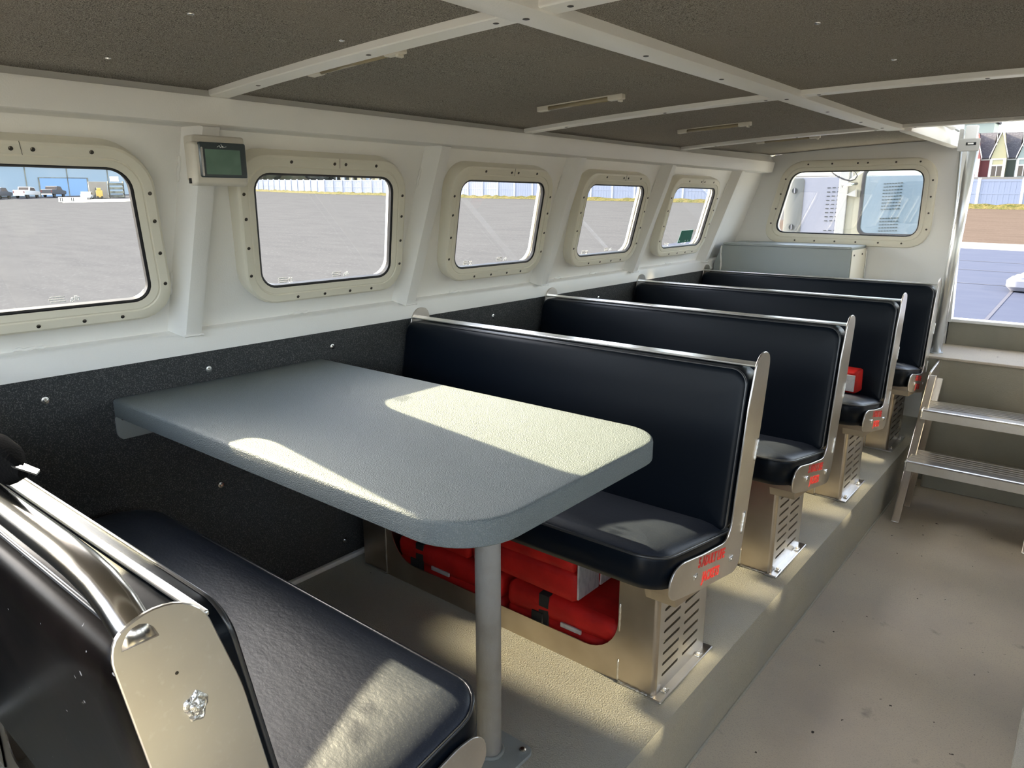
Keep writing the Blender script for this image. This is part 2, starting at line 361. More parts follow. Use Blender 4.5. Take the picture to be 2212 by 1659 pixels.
# ------------------------------------------------------------------ side walls
SL = .372; NL = math.hypot(1, SL)
ZM = 1.1785
XM = -1.803-SL*(1.414-ZM)
def wp(y, s, d, side=0):        # point on the sloped wall: y along, s up the slope from mid window, d inward
    x = XM+(SL*s)/NL+d/NL; z = ZM+s/NL-SL*d/NL
    return Vector((x if side == 0 else mir(x), y, z))
LEAN = .215
def pane(yc, inset=0., r=.052, w=.4965, h=.347, n=7):
    """parallelogram opening in wall coordinates"""
    hw, hh = w/2-inset, h/2-inset
    return [(yc+p[0]-LEAN*p[1], p[1]) for p in rrect(-hw, hw, -hh, hh, max(.004, r-inset*.9), n)]
WC = [.585, 1.397, 2.206, 3.017, 3.832]
WC_ALL = [-1.04, -.227]+WC
for side, nm in ((0, 'left'), (1, 'right')):
    s0, s1 = (.86-ZM)*NL, (1.56-ZM)*NL
    o = holed('wall_'+nm, [(YA, s0), (YB, s0), (YB, s1), (YA, s1)], [pane(c, -.014) for c in WC_ALL],
              lambda a, b, c, side=side: wp(a, b, -c, side), M['white'], thick=.012)
    tag(o, kind='structure')
    # lower carpeted wall and hull side
    f = (lambda x: x) if side == 0 else mir
    a, b = sorted((f(-2.06), f(-1.972)))
    low = G().box((a, YA, 0.0), (b, YB, .835)).obj('wall_'+nm+'_carpet', M['carpet_wall']); tag(low, kind='structure')
    if side == 0:
        for (y, z) in ((.604, .778), (1.029, .781), (1.466, .781), (2.292, .785), (3.11, .782), (3.993, .781), (1.029, .423), (1.468, .075), (.40, .45), (.30, .62)):
            sc = G().disc((-1.972, y, z), (1, 0, 0), .0095, .002, 14).disc((-1.970, y, z), (1, 0, 0), .0055, .003, 10).obj('screw', M['steel'], low)
    # ledge rail over the carpet
    prof = [(-2.06, .835), (-1.966, .835), (-1.966, .890), (-1.969, .896), (-1.975, .899), (-2.00, .905), (-2.06, .91)]
    g = G().prism([(f(p[0]), p[1]) for p in prof], 'y', YA, YB-.02)
    if side == 0:
        for y in (.56, 1.32, 2.05, 2.75, 3.05, 3.85):
            g.tube([(-1.990, y+k*.012, .907+.002*math.sin(k*2.1)) for k in range(7)], [.003, .005, .004, .0055, .004, .005, .003], 6)
    tag(g.obj('trim_1' if side == 0 else 'trim_2', M['white'], auto=40), kind='structure')
    # header box under the ceiling
    prof = [(-1.90, 1.53), (-1.90, 1.44), (-1.80, 1.428), (-1.741, 1.430), (-1.734, 1.434), (-1.7315, 1.441), (-1.7215, 1.488), (-1.7225, 1.494), (-1.728, 1.498), (-1.75, 1.53)]
    tag(G().prism([(f(p[0]), p[1]) for p in prof], 'y', YA, YB-.03).obj('trim_3' if side == 0 else 'trim_4', M['white'], auto=40), kind='structure')
# half-height aft partitions, unseen, added to darken reflections, on both sides of the aisle
for nm, a, b in (('wall_back_blocker', -2.0, -.675), ('wall_back_blocker_right', .006, mir(-2.0))):
    tag(G().box((a, YA-.04, 0), (b, YA, .98)).obj(nm, M['carpet_wall']), kind='structure')
# ribs on the left wall
for i, y in enumerate((-.65, .145, .955, 1.775, 2.585, 3.395, 4.27)):
    s0, s1 = (.905-ZM)*NL, (1.445-ZM)*NL
    g = G()
    prof = [(y-.022, 0), (y, .046), (y+.004, .05), (y+.044, .05), (y+.050, .047), (y+.056, 0)]
    g.loft([[wp(a, s, d) for a, d in prof] for s in (s0, s1)])
    for (sa, k) in ((-.18, 0), (.13, 0), (s0+.01, 1)):
        if k: g.tube([wp(y-.002+q*.008, sa-.006, .052+.002*math.sin(q*3)) for q in range(8)], .0035, 6)
        else: g.tube([wp(y-.024+.001*math.sin(q*2), sa+q*.011, .004) for q in range(7)], [.002, .004, .003, .0045, .003, .004, .002], 6)
    tag(g.obj('trim_%d' % (20+i), M['white'], auto=35), kind='structure')
    g = G(); g.loft([[wp(a, s, d, 1) for a, d in prof] for s in (s0, s1)])
    tag(g.obj('trim_%d' % (30+i), M['white'], auto=35), kind='structure')

# ------------------------------------------------------------------ windows
def build_window(n, yc, side, detail=True):
    w = empty('window_%d' % n); tag(w, kind='structure')
    prof = [(-.016, .006), (-.004, .022), (-.002, .036), (0, .040), (-.017, .0435), (-.0195, .0415), (-.0215, .0415), (-.023, .0445), (-.043, .046), (-.049, .043), (-.052, .036), (-.053, .0)]
    G().loft([[wp(a, b, d, side) for a, b in pane(yc, o)] for o, d in prof], False, False).obj('window_frame', M['beige'], w, auto=30)
    gk = [(-.002, .026), (-.002, .038), (.003, .0395), (.007, .037), (.007, .024)]
    G().loft([[wp(a, b, d, side) for a, b in pane(yc, o)] for o, d in gk], False, False).obj('gasket', M['gasket'], w, auto=40)
    lp = [wp(a, b, .030, side) for a, b in pane(yc, .002)]
    link_mesh('window_pane', lp, [tuple(range(len(lp)))], M['glass'], w)
    if not detail: return w
    q = pane(yc, -.034, n=7); hw, hh = .4965/2+.034, .347/2+.034
    pts = [(-.13, hh), (.015, hh), (.055, hh), (.17, hh), (-.13, -hh), (-.03, -hh), (.07, -hh), (.16, -hh)]
    pts += [(-hw, v) for v in (-.125, -.04, .045, .115)]+[(hw, v) for v in (-.125, -.04, .045, .115)]
    for (a, b) in pts:
        c = wp(yc+a-LEAN*b, b, .0455, side); nn = wp(0, 0, 1, side)-wp(0, 0, 0, side)
        G().disc(c, nn, .0048, .0022, 10).obj('screw', M['screw'], w)
    # joint lines of the frame
    g = G()
    for k in (0,):
        a0 = [wp(yc+.033-LEAN*(hh-.034+e), hh-.034+e, .0466, side) for e in (.022, .05)]
        g.tube(a0, .0006, 4)
    g.obj('frame_joint', M['screw'], w)
    if side == 0:
        # etched marks in the lower corners
        g = G()
        def bar(y0, y1, z0, z1): g.add([wp(a-LEAN*b, b, .0312) for a, b in ((y0, z0), (y1, z0), (y1, z1), (y0, z1))], [(0, 1, 2, 3)])
        for j in range(3): bar(yc-.185, yc-.155+.004*(j % 2), -.163+j*.0065, -.160+j*.0065)
        bar(yc-.15, yc-.147, -.164, -.148); bar(yc-.142, yc-.139, -.164, -.148); bar(yc-.150, yc-.139, -.150, -.148); bar(yc-.150, yc-.139, -.164, -.162)
        for j in range(3): bar(yc+.013-.003*(j % 2), yc+.045, -.158+j*.006, -.155+j*.006)
        g.obj('glass_etching', M['etch'], w)
        U = Vector((0, 1, 0)); V = (wp(0, 1, 0)-wp(0, 0, 0)); N = (wp(0, 0, 1)-wp(0, 0, 0))
        o = wp(yc+.066+LEAN*.155, -.157, .0312)
        mt = Matrix(((U.x, V.x, N.x, o.x), (U.y, V.y, N.y, o.y), (U.z, V.z, N.z, o.z), (0, 0, 0, 1)))
        text_mesh('glb', .018, M['etch'], 'glass_lettering', w, mt, 1.0, .0002)
    return w
for i, c in enumerate(WC): build_window(i+1, c, 0)
for i, c in enumerate(WC_ALL): build_window(i+7, c, 1, False)
build_window(14, WC_ALL[0], 0, False); build_window(15, WC_ALL[1], 0, False)

# bulkhead window coordinates (x, z)
def bw(inset=0., n=7):
    p = [(-1.700-inset*0, 1.062), (-.873, 1.055), (-.873, 1.432), (-1.612, 1.435)]
    c = (sum(a for a, b in p)/4, sum(b for a, b in p)/4)
    # offset edges outward by -inset
    q = []
    for i in range(4):
        a, b, d = Vector(p[i-1]), Vector(p[i]), Vector(p[(i+1) % 4])
        e1 = (b-a).normalized(); e2 = (d-b).normalized(); n1 = Vector((-e1.y, e1.x)); n2 = Vector((-e2.y, e2.x))
        m_ = (n1+n2).normalized(); q.append(b+m_*(inset/max(.3, m_.dot(n1))))
    return round_poly([tuple(v) for v in q], [.075-inset]*4, 8)
zt = lambda x: zc(x, YB)+.02
outer = [(-2.03, 0.0), (-.655, 0.0), (-.655, .604), (-.700, zc(-.7, YB)+.02), (-1.0, zt(-1.0)), (-1.3, zt(-1.3)), (-1.60, zt(-1.6)), (-1.76, 1.53), (-2.03, .88)]
o = holed('wall_front', outer, [bw(-.003)], lambda a, b, c: (a, YB+c, b), M['white'], thick=.05); tag(o, kind='structure')
o = G().box((-.66, YB, .40), (.10, YB+.05, .592)).obj('wall_front_sill', M['riser']); tag(o, kind='structure')
outer2 = [(mir(a), b) for a, b in outer if True]
o = holed('wall_front_right', [(mir(a), b) for a, b in [(-2.03, 0), (-.705, 0), (-.705, zt(-.7)), (-1.3, zt(-1.3)), (-1.76, 1.53), (-2.03, .88)]],
          [[(mir(a), b) for a, b in bw(-.003)]], lambda a, b, c: (a, YB+c, b), M['white'], thick=.05); tag(o, kind='structure')
w = empty('window_6'); tag(w, kind='structure')
prof = [(-.002, .05), (-.002, -.012), (0, -.014), (-.020, -.016), (-.0225, -.014), (-.0245, -.014), (-.027, -.017), (-.052, -.018), (-.060, -.015), (-.063, -.008), (-.064, 0)]
G().loft([[(a, YB+d, b) for a, b in bw(o_)] for o_, d in prof], False, False).obj('window_frame', M['beige'], w, auto=30)
G().loft([[(a, YB+d, b) for a, b in bw(o_)] for o_, d in [(-.002, -.002), (-.002, -.0125), (.004, -.013), (.007, -.010), (.007, 0)]], False, False).obj('gasket', M['gasket'], w, auto=40)
lp = [(a, YB-.004, b) for a, b in bw(.002)]; link_mesh('window_pane', lp, [tuple(range(len(lp)))], M['glass'], w)
q = bw(-.040)
for (x, z) in [(-1.52, 1.475), (-1.38, 1.475), (-1.235, 1.474), (-1.18, 1.474), (-1.03, 1.473), (-.905, 1.472)]+[(x, 1.018) for x in (-1.56, -1.44, -1.32, -1.20, -1.075, -.95)]+[(-.831, z) for z in (1.10, 1.19, 1.28, 1.37)]+[(-1.735+.26*(z-1.06), z) for z in (1.12, 1.21, 1.30, 1.39)]:
    G().disc((x, YB-.0175, z), (0, -1, 0), .0055, .002, 10).obj('screw', M['screw'], w)
# smears on the bulkhead glass are left to the glass; door frame and sill
d1 = empty('door_1'); tag(d1, kind='structure')
G().prism([(-.668, .590), (-.644, .590), (-.690, 1.60), (-.712, 1.60)], 'y', YB-.018, YB+.055).obj('door_jamb', M['trim_white'] if False else M['white'], d1)
G().rbox((-.672, YB-.014, .590), (.02, YB+.06, .608), .004).obj('door_sill', M['white'], d1)
G().tube([(-.676, YB-.028, .60), (-.716, YB-.028, 1.57)], .007, 8).obj('door_track', M['pole'], d1, smooth=True)

# ------------------------------------------------------------------ ceiling
xs = [-1.80+i*(2*(1.80+XC))/28 for i in range(29)]
ys = [YA, 0, 1, 2, 3, 3.25, 3.49, 3.7, 4.0, 4.3, 4.6, YB+.02]
xs += [-.72, .05]; xs = sorted(xs)
vs = []; fs = []
for y in ys:
    for x in xs: vs.append((x, y, zc(x, y)+.014))
nx = len(xs)
for j in range(len(ys)-1):
    for i in range(nx-1):
        if ys[j] >= 3.48 and xs[i] >= -.7201 and xs[i+1] <= .0501: continue
        fs.append((j*nx+i, j*nx+i+1, (j+1)*nx+i+1, (j+1)*nx+i))
ceil = link_mesh('ceiling', vs, fs, M['carpet'], smooth=True); tag(ceil, kind='structure')
sm = ceil.modifiers.new('s', 'SOLIDIFY'); sm.thickness = .05; sm.offset = 1
for f in ceil.data.polygons:
    if f.normal.z > 0: pass
ceil.data.flip_normals() if ceil.data.polygons[0].normal.z > 0 else None
sm.offset = -1
for (x, y) in ((-1.19, .652), (-1.562, .678), (-1.60, .35), (-1.166, .93), (-.465, 1.426), (-.44, 1.884)):
    G().disc((x, y, zc(x, y)+.0135), (0, 0, -1), .006, .002, 12).obj('screw', M['steel'], ceil)
def batten(name, x0, x1, yc, wd, th=.014):
    g = G(); n = 14; lp = []
    for i in range(n+1):
        x = x0+(x1-x0)*i/n; z = zc(x, yc)
        lp.append([(x, yc-wd/2, z+th), (x, yc-wd/2, z+.002), (x, yc-wd/2+.003, z), (x, yc+wd/2-.003, z), (x, yc+wd/2, z+.002), (x, yc+wd/2, z+th)])
    g.loft(lp); o = g.obj(name, M['white'], auto=30); tag(o, kind='structure'); return o
b1 = batten('trim_5', -1.73, 1.06, 1.0, .052); b2 = batten('trim_6', -1.73, 1.06, 2.215, .050); b3 = batten('trim_7', -1.73, 1.06, 3.47, .05); batten('trim_8', -1.73, 1.06, -.23, .05)
for nm, xa, xb in (('trim_9', -.815, -.742), ('trim_11', mir(-.742), mir(-.815))):
    lp = []
    for i in range(41):
        y = YA+(3.50-YA)*i/40; z = zc(xb, y)-.006
        lp.append([(xa, y, z+.02), (xa, y, z+.002), (xa+.004, y, z), (xb-.004, y, z), (xb, y, z+.002), (xb, y, z+.02)])
    bo = G().loft(lp).obj(nm, M['white'], auto=30); tag(bo, kind='structure')
    if xa < XC:
        for y in (.60, .997, 1.387, 1.753, 2.201, 2.585, 2.986, 3.3): G().disc((-.784, y, zc(-.742, y)-.006), (0, 0, -1), .006, .0015, 10).obj('screw', M['screw'], bo)
for (b_, y) in ((b1, 1.0), (b2, 2.215), (b3, 3.47)):
    for x in (-1.56, -1.175, -.85, -.70, -.30): G().disc((x, y, zc(x, y)), (0, 0, -1), .0055, .0015, 10).obj('screw', M['screw'], b_)
# hatch coaming forward of the last batten; unseen right side raised to block light
g = G().rbox((-.762, 3.49, zc(-.74, 4.2)-.030), (-.715, YB-.02, zc(-.74, 4.2)+.16), .004); g.rbox((.045, 3.49, 1.52), (.09, YB-.02, 1.975), .004)
g.rbox((-.76, 3.446, zc(XC, 3.47)+.013), (.09, 3.492, zc(-.7, 3.47)+.16), .004)
tag(g.obj('trim_12', M['white'], auto=30), kind='structure')

hl = empty('added_hatch_blocker', (-.335, 3.47, 1.72)); tag(hl, 'unseen hatch panel added to block light above the ceiling opening over the ladder', 'hatch')  # unseen panel added to cut light on the bulkhead and ledge
G().rbox((-.50, -.05, .26), (.50, 1.30, .29), .01).obj('blocker_panel', M['grey_paint'], hl)
for x in (-.44, .44):
    for y in (.02, 1.18): G().tube([(x, y, -.02), (x, y+.03, .265)], .010, 8).obj('blocker_arm', M['steel'], hl, smooth=True)
# ------------------------------------------------------------------ benches
PLATE = [(.524, .870), (.494, .866), (.469, .846), (.437, .739), (.402, .539), (.386, .425), (.360, .392), (.335, .389), (.212, .407), (.099, .430),
         (.058, .426), (.036, .402), (.036, .368), (.059, .348), (.207, .312), (.421, .271), (.450, .282), (.466, .329), (.486, .421), (.502, .508), (.535, .658), (.563, .835), (.556, .858)]
WPLATE = [(.520, .872), (.492, .866), (.470, .838), (.437, .70), (.40, .50), (.386, .42), (.10, .43), (.06, .35), (.43, .272), (.486, .421), (.535, .658), (.563, .838), (.550, .863)]
def make_bench(X0=-1.966, X1=-.664, s=1, lettering=True, name='bench_seat'):
    """local y: 0 at the cushion front, growing towards the backrest; s=-1 faces the other way"""
    b = empty(name)
    Y = lambda y: s*y
    def P(x, y, z): return Vector((x, s*y, z))
    tilt = -.185
    # cushion
    def cush(inset, z):
        return [P(px_, py_, z+tilt*(py_-.02)*.93) for px_, py_ in rrect(X0+.012, X1-.012, .006, .425, [.075, .02, .02, .06 if s > 0 else .15], 7, inset)]
    cu = G().loft([cush(.030, .372), cush(.008, .378), cush(.0, .395), cush(-.004, .425), cush(0, .452), cush(.004, .462), cush(.012, .470), cush(.035, .479), cush(.075, .485), cush(.13, .487)], True, True)
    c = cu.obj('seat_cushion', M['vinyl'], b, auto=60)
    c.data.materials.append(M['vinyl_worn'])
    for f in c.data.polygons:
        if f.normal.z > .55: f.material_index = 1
    G().ring_tube(cush(.002, .461), .0038, 6).obj('piping', M['piping'], c, smooth=True)
    # stitching line beside the piping
    st = G(); lp = cush(.010, .4695)
    for i in range(0, len(lp)):
        a_, b_ = lp[i], lp[(i+1) % len(lp)]; L = (b_-a_).length; k = int(L/.012)
        for q in range(max(k, 0)):
            m0 = a_.lerp(b_, (q+.2)/k); m1 = a_.lerp(b_, (q+.7)/k); st.tube([m0, m1], .0007, 3)
    # backrest pad
    def bz(z): return .388+(z-.42)*.178     # y of the plate strip's front edge at height z
    def back(d, inset):
        out = []
        for (px_, pz_) in rrect(X0+.010, X1-.010, .405, .832, [.02, .045, .045, .02], 7, inset):
            out.append(P(px_, bz(pz_)+d, pz_))
        return out
    def backf(d, inset): return back(d, inset)
    bk = G().loft([back(.050, .004), back(.044, 0), back(.0, 0), back(-.018, .0015), back(-.0225, .004), back(-.025, .009), back(-.0262, .018), back(-.0268, .08)], True, True).obj('backrest', M['vinyl'], b, auto=60)
    G().ring_tube(back(-.018, .003), .0036, 6).obj('piping', M['piping'], bk, smooth=True)
    def rear(d, inset): return [P(px_, bz(pz_)+d, pz_) for px_, pz_ in rrect(X0+.012, X1-.012, .40 if s > 0 else .10, .822, [.02, .05, .05, .02], 7, inset)]
    rp = G().loft([rear(.052, 0), rear(.066, 0), rear(.080, .004), rear(.092, .014), rear(.099, .030), rear(.103, .055), rear(.104, .09)], True, True).obj('back_panel', M['back_vinyl'], b, auto=60)
    G().ring_tube(rear(.068, .001), .0035, 6).obj('piping', M['piping'], rp, smooth=True)
    # flat bar along the top and the grab tube behind it
    yb = bz(.838)
    bw0, bw1 = (.006, .050) if s > 0 else (.001, .012)
    G().rbox((X0+.003, min(Y(yb+bw0), Y(yb+bw1)), .834), (X1-.003, max(Y(yb+bw0), Y(yb+bw1)), .8405), .002).obj('top_bar', M['alu'], b)
    if s == -1:
        yt = .535
        G().tube([P(X0+.004, yt, .845), P(X0+.02, yt, .862), P(X0+.06, yt, .877), P(X0+.12, yt, .882), P(X1-.17, yt, .882), P(X1-.12, yt, .880), P(X1-.075, yt, .875), P(X1-.04, yt, .864), P(X1-.016, yt, .850), P(X1-.003, yt, .836)], .0185, 16).obj('grab_rail', M['alu_polished'], b, smooth=True)
    # end plates
    for nm, xa, xb, poly in (('end_plate', X1-.005, X1, PLATE), ('wall_plate', X0, X0+.005, WPLATE)):
        pts = round_poly([(Y(p[0]), p[1]) for p in poly], .018 if nm == 'end_plate' else .025, 3)
        pl = G().prism(pts, 'x', xa, xb).obj(nm, M['alu_warm'], b)
        bv = pl.modifiers.new('bev', 'BEVEL'); bv.width = .0012; bv.segments = 1; bv.angle_limit = math.radians(60)
        if nm == 'end_plate':
            if s > 0:
                for (y, z) in ((.169, .366), (.390, .325)):
                    g = G().rbox((X1, y-.011, z-.007), (X1+.004, y+.011, z+.007), .003).disc((X1+.003, y, z), (1, 0, 0), .006, .003, 8)
                    g.obj('bolt', M['steel'], pl)
                for (y, z, dy, dz) in ((.512, .60, .008, .03), (.458, .405, .008, .03)):
                    G().tube([(X1+.001, Y(y+dy*(k-4)/4), z+dz*(k-4)/4) for k in range(9)], [.002, .004, .003, .004, .003, .004, .003, .004, .002], 6).obj('weld', M['weld'], pl, smooth=True)
            else:
                g = G(); c0 = Vector((X1, Y(.49), .742))
                lp0 = [c0+Vector((-.0005, .0125*math.cos(a)*(1+.2*math.sin(3*a)), .017*math.sin(a)*(1+.15*math.sin(5*a+1)))) for a in [2*PI*k/22 for k in range(22)]]
                lps = [[c0+(v-c0)*sc+Vector((h+.0008*math.sin(i*1.9+h*900), 0, 0)) for i, v in enumerate(lp0)] for sc, h in ((1, 0), (.93, .003), (.72, .0045), (.60, .0030), (.45, .0058), (.2, .0070))]
                g.loft(lps, False, True).obj('weld', M['weld'], pl, auto=50)
                G().disc((X1, Y(.505), .790), (1, 0, 0), .002, .0004, 8).obj('nick', M['screw'], pl)
            if lettering and s > 0:
                for txt, cy_, cz_, w_ in (('5 ADULT LIFE', .264, .377, 1.0), ('JACKETS', .262, .334, 1.0)):
                    R = Vector((0, math.cos(.21), -math.sin(.21))); Up = Vector((0, math.sin(.21), math.cos(.21))); N = Vector((1, 0, 0))
                    o = Vector((X1+.0004, cy_, cz_-.012))
                    mt = Matrix(((R.x, Up.x, N.x, o.x), (R.y, Up.y, N.y, o.y), (R.z, Up.z, N.z, o.z), (0, 0, 0, 1)))
                    text_mesh(txt, .036, M['red_text'], 'lettering', pl, mt, .76)
    # tray under the cushion and the cleat behind the end plate
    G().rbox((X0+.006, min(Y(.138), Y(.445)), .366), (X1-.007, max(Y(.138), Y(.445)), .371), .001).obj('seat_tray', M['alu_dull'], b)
    cl0 = [(Y(.075), .345), (Y(.085), .318), (Y(.43), .285), (Y(.43), .300), (Y(.075), .366)]
    G().prism(cl0, 'x', X1-.085, X1-.0055).obj('cleat', M['alu_dull'], b)
    # pedestals
    XA, XB = X1-.186, X1-.076
    y0, y1 = .140, .440
    g = G()
    def pbox(g, xa, xb, wall=.004, slots=False):
        sh = [(Y(y0), xa), ]
        g.box((xa, min(Y(y0), Y(y0+wall)), 0), (xb-.012, max(Y(y0), Y(y0+wall)), .366))
        g.box((xa, min(Y(y1), Y(y1-wall)), 0), (xb-.012, max(Y(y1), Y(y1-wall)), .366))
        # rounded vertical corners
        for yy, sg in ((y0, 1), (y1, -1)):
            ro = []; ri = []
            for k in range(6):
                a = PI/2*k/5
                ro.append((xb-.012+.012*math.sin(a), Y(yy+sg*(.012-.012*math.cos(a)))))
                ri.append((xb-.012+.008*math.sin(a), Y(yy+sg*(.012-.008*math.cos(a)))))
            g.prism(ro+ri[::-1], 'z', 0, .366)
        g.box((xa, min(Y(y0), Y(y1)), 0), (xa+wall, max(Y(y0), Y(y1)), .366))
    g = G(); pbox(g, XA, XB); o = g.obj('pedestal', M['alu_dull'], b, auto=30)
    # louvred side panel with real slots
    holes = []
    for cyl, (ya, yb_) in enumerate(((y0+.036, y0+.128), (y0+.153, y0+.245))):
        for k in range(8):
            z = .050+.0318*k+(.0 if cyl == 0 else .0)
            a_, b2_ = sorted((Y(ya), Y(yb_))); holes.append(rrect(a_, b2_, z-.0042, z+.0042, .004, 3))
    ya, yb_ = sorted((Y(y0+.012), Y(y1-.012)))
    holed('slotted_panel', [(ya, 0), (yb_, 0), (yb_, .366), (ya, .366)], holes, lambda p, q, c: (XB-.004+c, p, q), M['alu'], o, thick=.004)
    fl = G().rbox((XB-.02, min(Y(y0-.01), Y(y1+.008)), 0), (XB+.024, max(Y(y0-.01), Y(y1+.008)), .006), .003).obj('foot_flange', M['alu'], b)
    for y in (y0+.04, y1-.06):
        G().rbox((XB+.002, Y(y)-.012, .006), (XB+.018, Y(y)+.012, .011), .003).disc((XB+.010, Y(y), .011), (0, 0, 1), .006, .006, 6).obj('bolt', M['steel'], fl)
    G().tube([P(XA+.002+q*(XB-XA-.004)/14, y0-.002, .004+.001*math.sin(q*2)) for q in range(15)], [.0035 if q % 2 else .0045 for q in range(15)], 6).obj('weld', M['weld'], o, smooth=True)
    for (za, zb) in ((.004, .07), (.155, .235)):
        G().tube([P(XA, y0-.001, za+(zb-za)*q/8) for q in range(9)], [.002]+[.0035 if q % 2 else .0028 for q in range(7)]+[.0015], 6).obj('weld', M['weld'], o, smooth=True)
    g = G(); g.box((X0+.075, min(Y(y0), Y(y1)), 0), (X0+.079, max(Y(y0), Y(y1)), .366)); g.box((X0+.19, min(Y(y0), Y(y1)), 0), (X0+.194, max(Y(y0), Y(y1)), .366))
    g.box((X0+.075, min(Y(y0), Y(y0+.004)), 0), (X0+.194, max(Y(y0), Y(y0+.004)), .366)); g.box((X0+.075, min(Y(y1), Y(y1-.004)), 0), (X0+.194, max(Y(y1), Y(y1-.004)), .366))
    wp_ = g.obj('wall_pedestal', M['alu_dull'], b)
    G().tube([P(X0+.194, y0-.001, .004+.29*q/14) for q in range(15)], [.0022 if q % 3 else .0034 for q in range(15)], 6).obj('weld', M['weld'], wp_, smooth=True)
    G().tube([P(X0+.078+q*.0115, y0-.002, .004) for q in range(11)], .0036, 6).obj('weld', M['weld'], wp_, smooth=True)
    # front and rear panels between the pedestals with the long opening
    op = rrect(X0+.222, XA-.006, .072, .345, [.105, .03, .03, .105], 8)
    for yy in (y0+.002, y1-.006):
        ya_, yb2 = sorted((Y(yy), Y(yy+.003)))
        hl = op if yy < .2 else rrect(X0+.24, XA-.03, .06, .24, .05, 5)
        ou = [(X0+.192, 0), (XA+.002, 0), (XA+.002, .367), (X0+.192, .367)] if yy < .2 else [(X0+.192, 0), (XA+.002, 0), (XA+.002, .366), (X0+.192, .366)]
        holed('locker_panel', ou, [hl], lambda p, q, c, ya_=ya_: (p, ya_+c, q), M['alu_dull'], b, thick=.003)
    return b

PITCH = .829
ped_ids = []
bench1 = make_bench(); bench1.location = (0, 1.350, 0)
tag(bench1, 'black vinyl bench directly behind the table, life jackets stowed underneath', 'bench', 'passenger benches facing the table')
labs = ['second black vinyl bench from the table, mostly hidden by the first bench',
        'third black vinyl bench from the table with a red life jacket on its seat',
        'last black vinyl bench, beside the ladder and in front of the grey locker']
for k in range(3):
    b_ = dup(bench1, (0, 1.350+PITCH*(k+1), 0)); b_['label'] = labs[k]
near = make_bench(s=-1, lettering=False); near.location = (0, .785, 0)
tag(near, 'black vinyl bench in the near left corner with rounded aluminium grab rail, facing the table', 'bench')
# starboard benches across the aisle
def mirror_bench(src):
    """a right-hand copy of a left-hand bench: every part mesh mirrored about the cabin's centre line"""
    r = empty('bench_seat')
    def rec(o, par):
        me = o.data.copy(); me.transform(Matrix.Translation((2*XC, 0, 0)) @ Matrix.Diagonal((-1, 1, 1, 1))); me.flip_normals()
        n = bpy.data.objects.new(o.name.split('.')[0], me); COL.objects.link(n); n.parent = par
        for c in [q for q in bpy.data.objects if q.parent == o]: rec(c, n)
    for c in [q for q in bpy.data.objects if q.parent == src]:
        if not c.name.startswith('lettering'): rec(c, r)
    return r
right1 = mirror_bench(bench1)
for o in [q for q in bpy.data.objects if q.parent and q.parent.parent == right1 and q.name.startswith('lettering')]: bpy.data.objects.remove(o)
right1.location = (.06, 1.350, 0)
tag(right1, 'black vinyl bench across the aisle, opposite the one behind the table', 'bench', 'benches across the aisle')
for k, lb in enumerate(['second black vinyl bench across the aisle', 'third black vinyl bench across the aisle', 'last black vinyl bench across the aisle by the doorway']):
    b_ = dup(right1, (.06, 1.350+PITCH*(k+1), 0)); b_['label'] = lb

# ------------------------------------------------------------------ table
t = empty('dinette_table', (-1.35, 1.085, 0)); tag(t, 'grey textured table with rounded outer corners on one tubular leg', 'table')
def tl(v): return Vector(v)-Vector((-1.35, 1.085, 0))
def top(inset, z): return [tl((a, b, z)) for a, b in rrect(-1.972, -.700, .755, 1.418, [.125, .105, .012, .012], 10, inset)]
G().loft([top(.012, .701), top(.003, .7015), top(0, .704), top(0, .742), top(.0015, .7465), top(.005, .7492), top(.010, .750), top(.04, .750)]).obj('tabletop', M['table'], t, auto=50)
pl = G().tube([tl((-.948, 1.079, 0.006)), tl((-.948, 1.079, .30)), tl((-.948, 1.079, .703))], .0285, 20).obj('post', M['post_paint'], t, auto=50)
bm_ = G().loft([[tl((a, b, z)) for a, b in rrect(-1.035, -.865, 1.005, 1.150, .025, 5, i)] for i, z in ((0, 0), (0, .004), (.002, .006))]).obj('base_plate', M['grey_paint'], t)
G().ring_tube([tl((-.948+.031*math.cos(a), 1.079+.031*math.sin(a), .008+.001*math.sin(5*a))) for a in [2*PI*k/24 for k in range(24)]], .005, 6).obj('weld', M['grey_paint'], t, smooth=True)
for (x, y) in ((-1.012, 1.128), (-.888, 1.128), (-.888, 1.028), (-1.012, 1.028)): G().disc(tl((x, y, .006)), (0, 0, 1), .009, .005, 8).obj('bolt', M['steel'], bm_)
G().prism([(p[0]-1.085, p[1]) for p in round_poly([(.757, .701), (.757, .650), (.768, .636), (.86, .636), (1.40, .636), (1.413, .65), (1.413, .701)], .008, 3)], 'x', -1.972+1.35, -1.966+1.35).obj('wall_bracket', M['grey_paint'], t)
G().disc(tl((-1.966, .775, .692)), (1, 0, 0), .004, .0006, 10).obj('bracket_hole', M['gasket'], t)

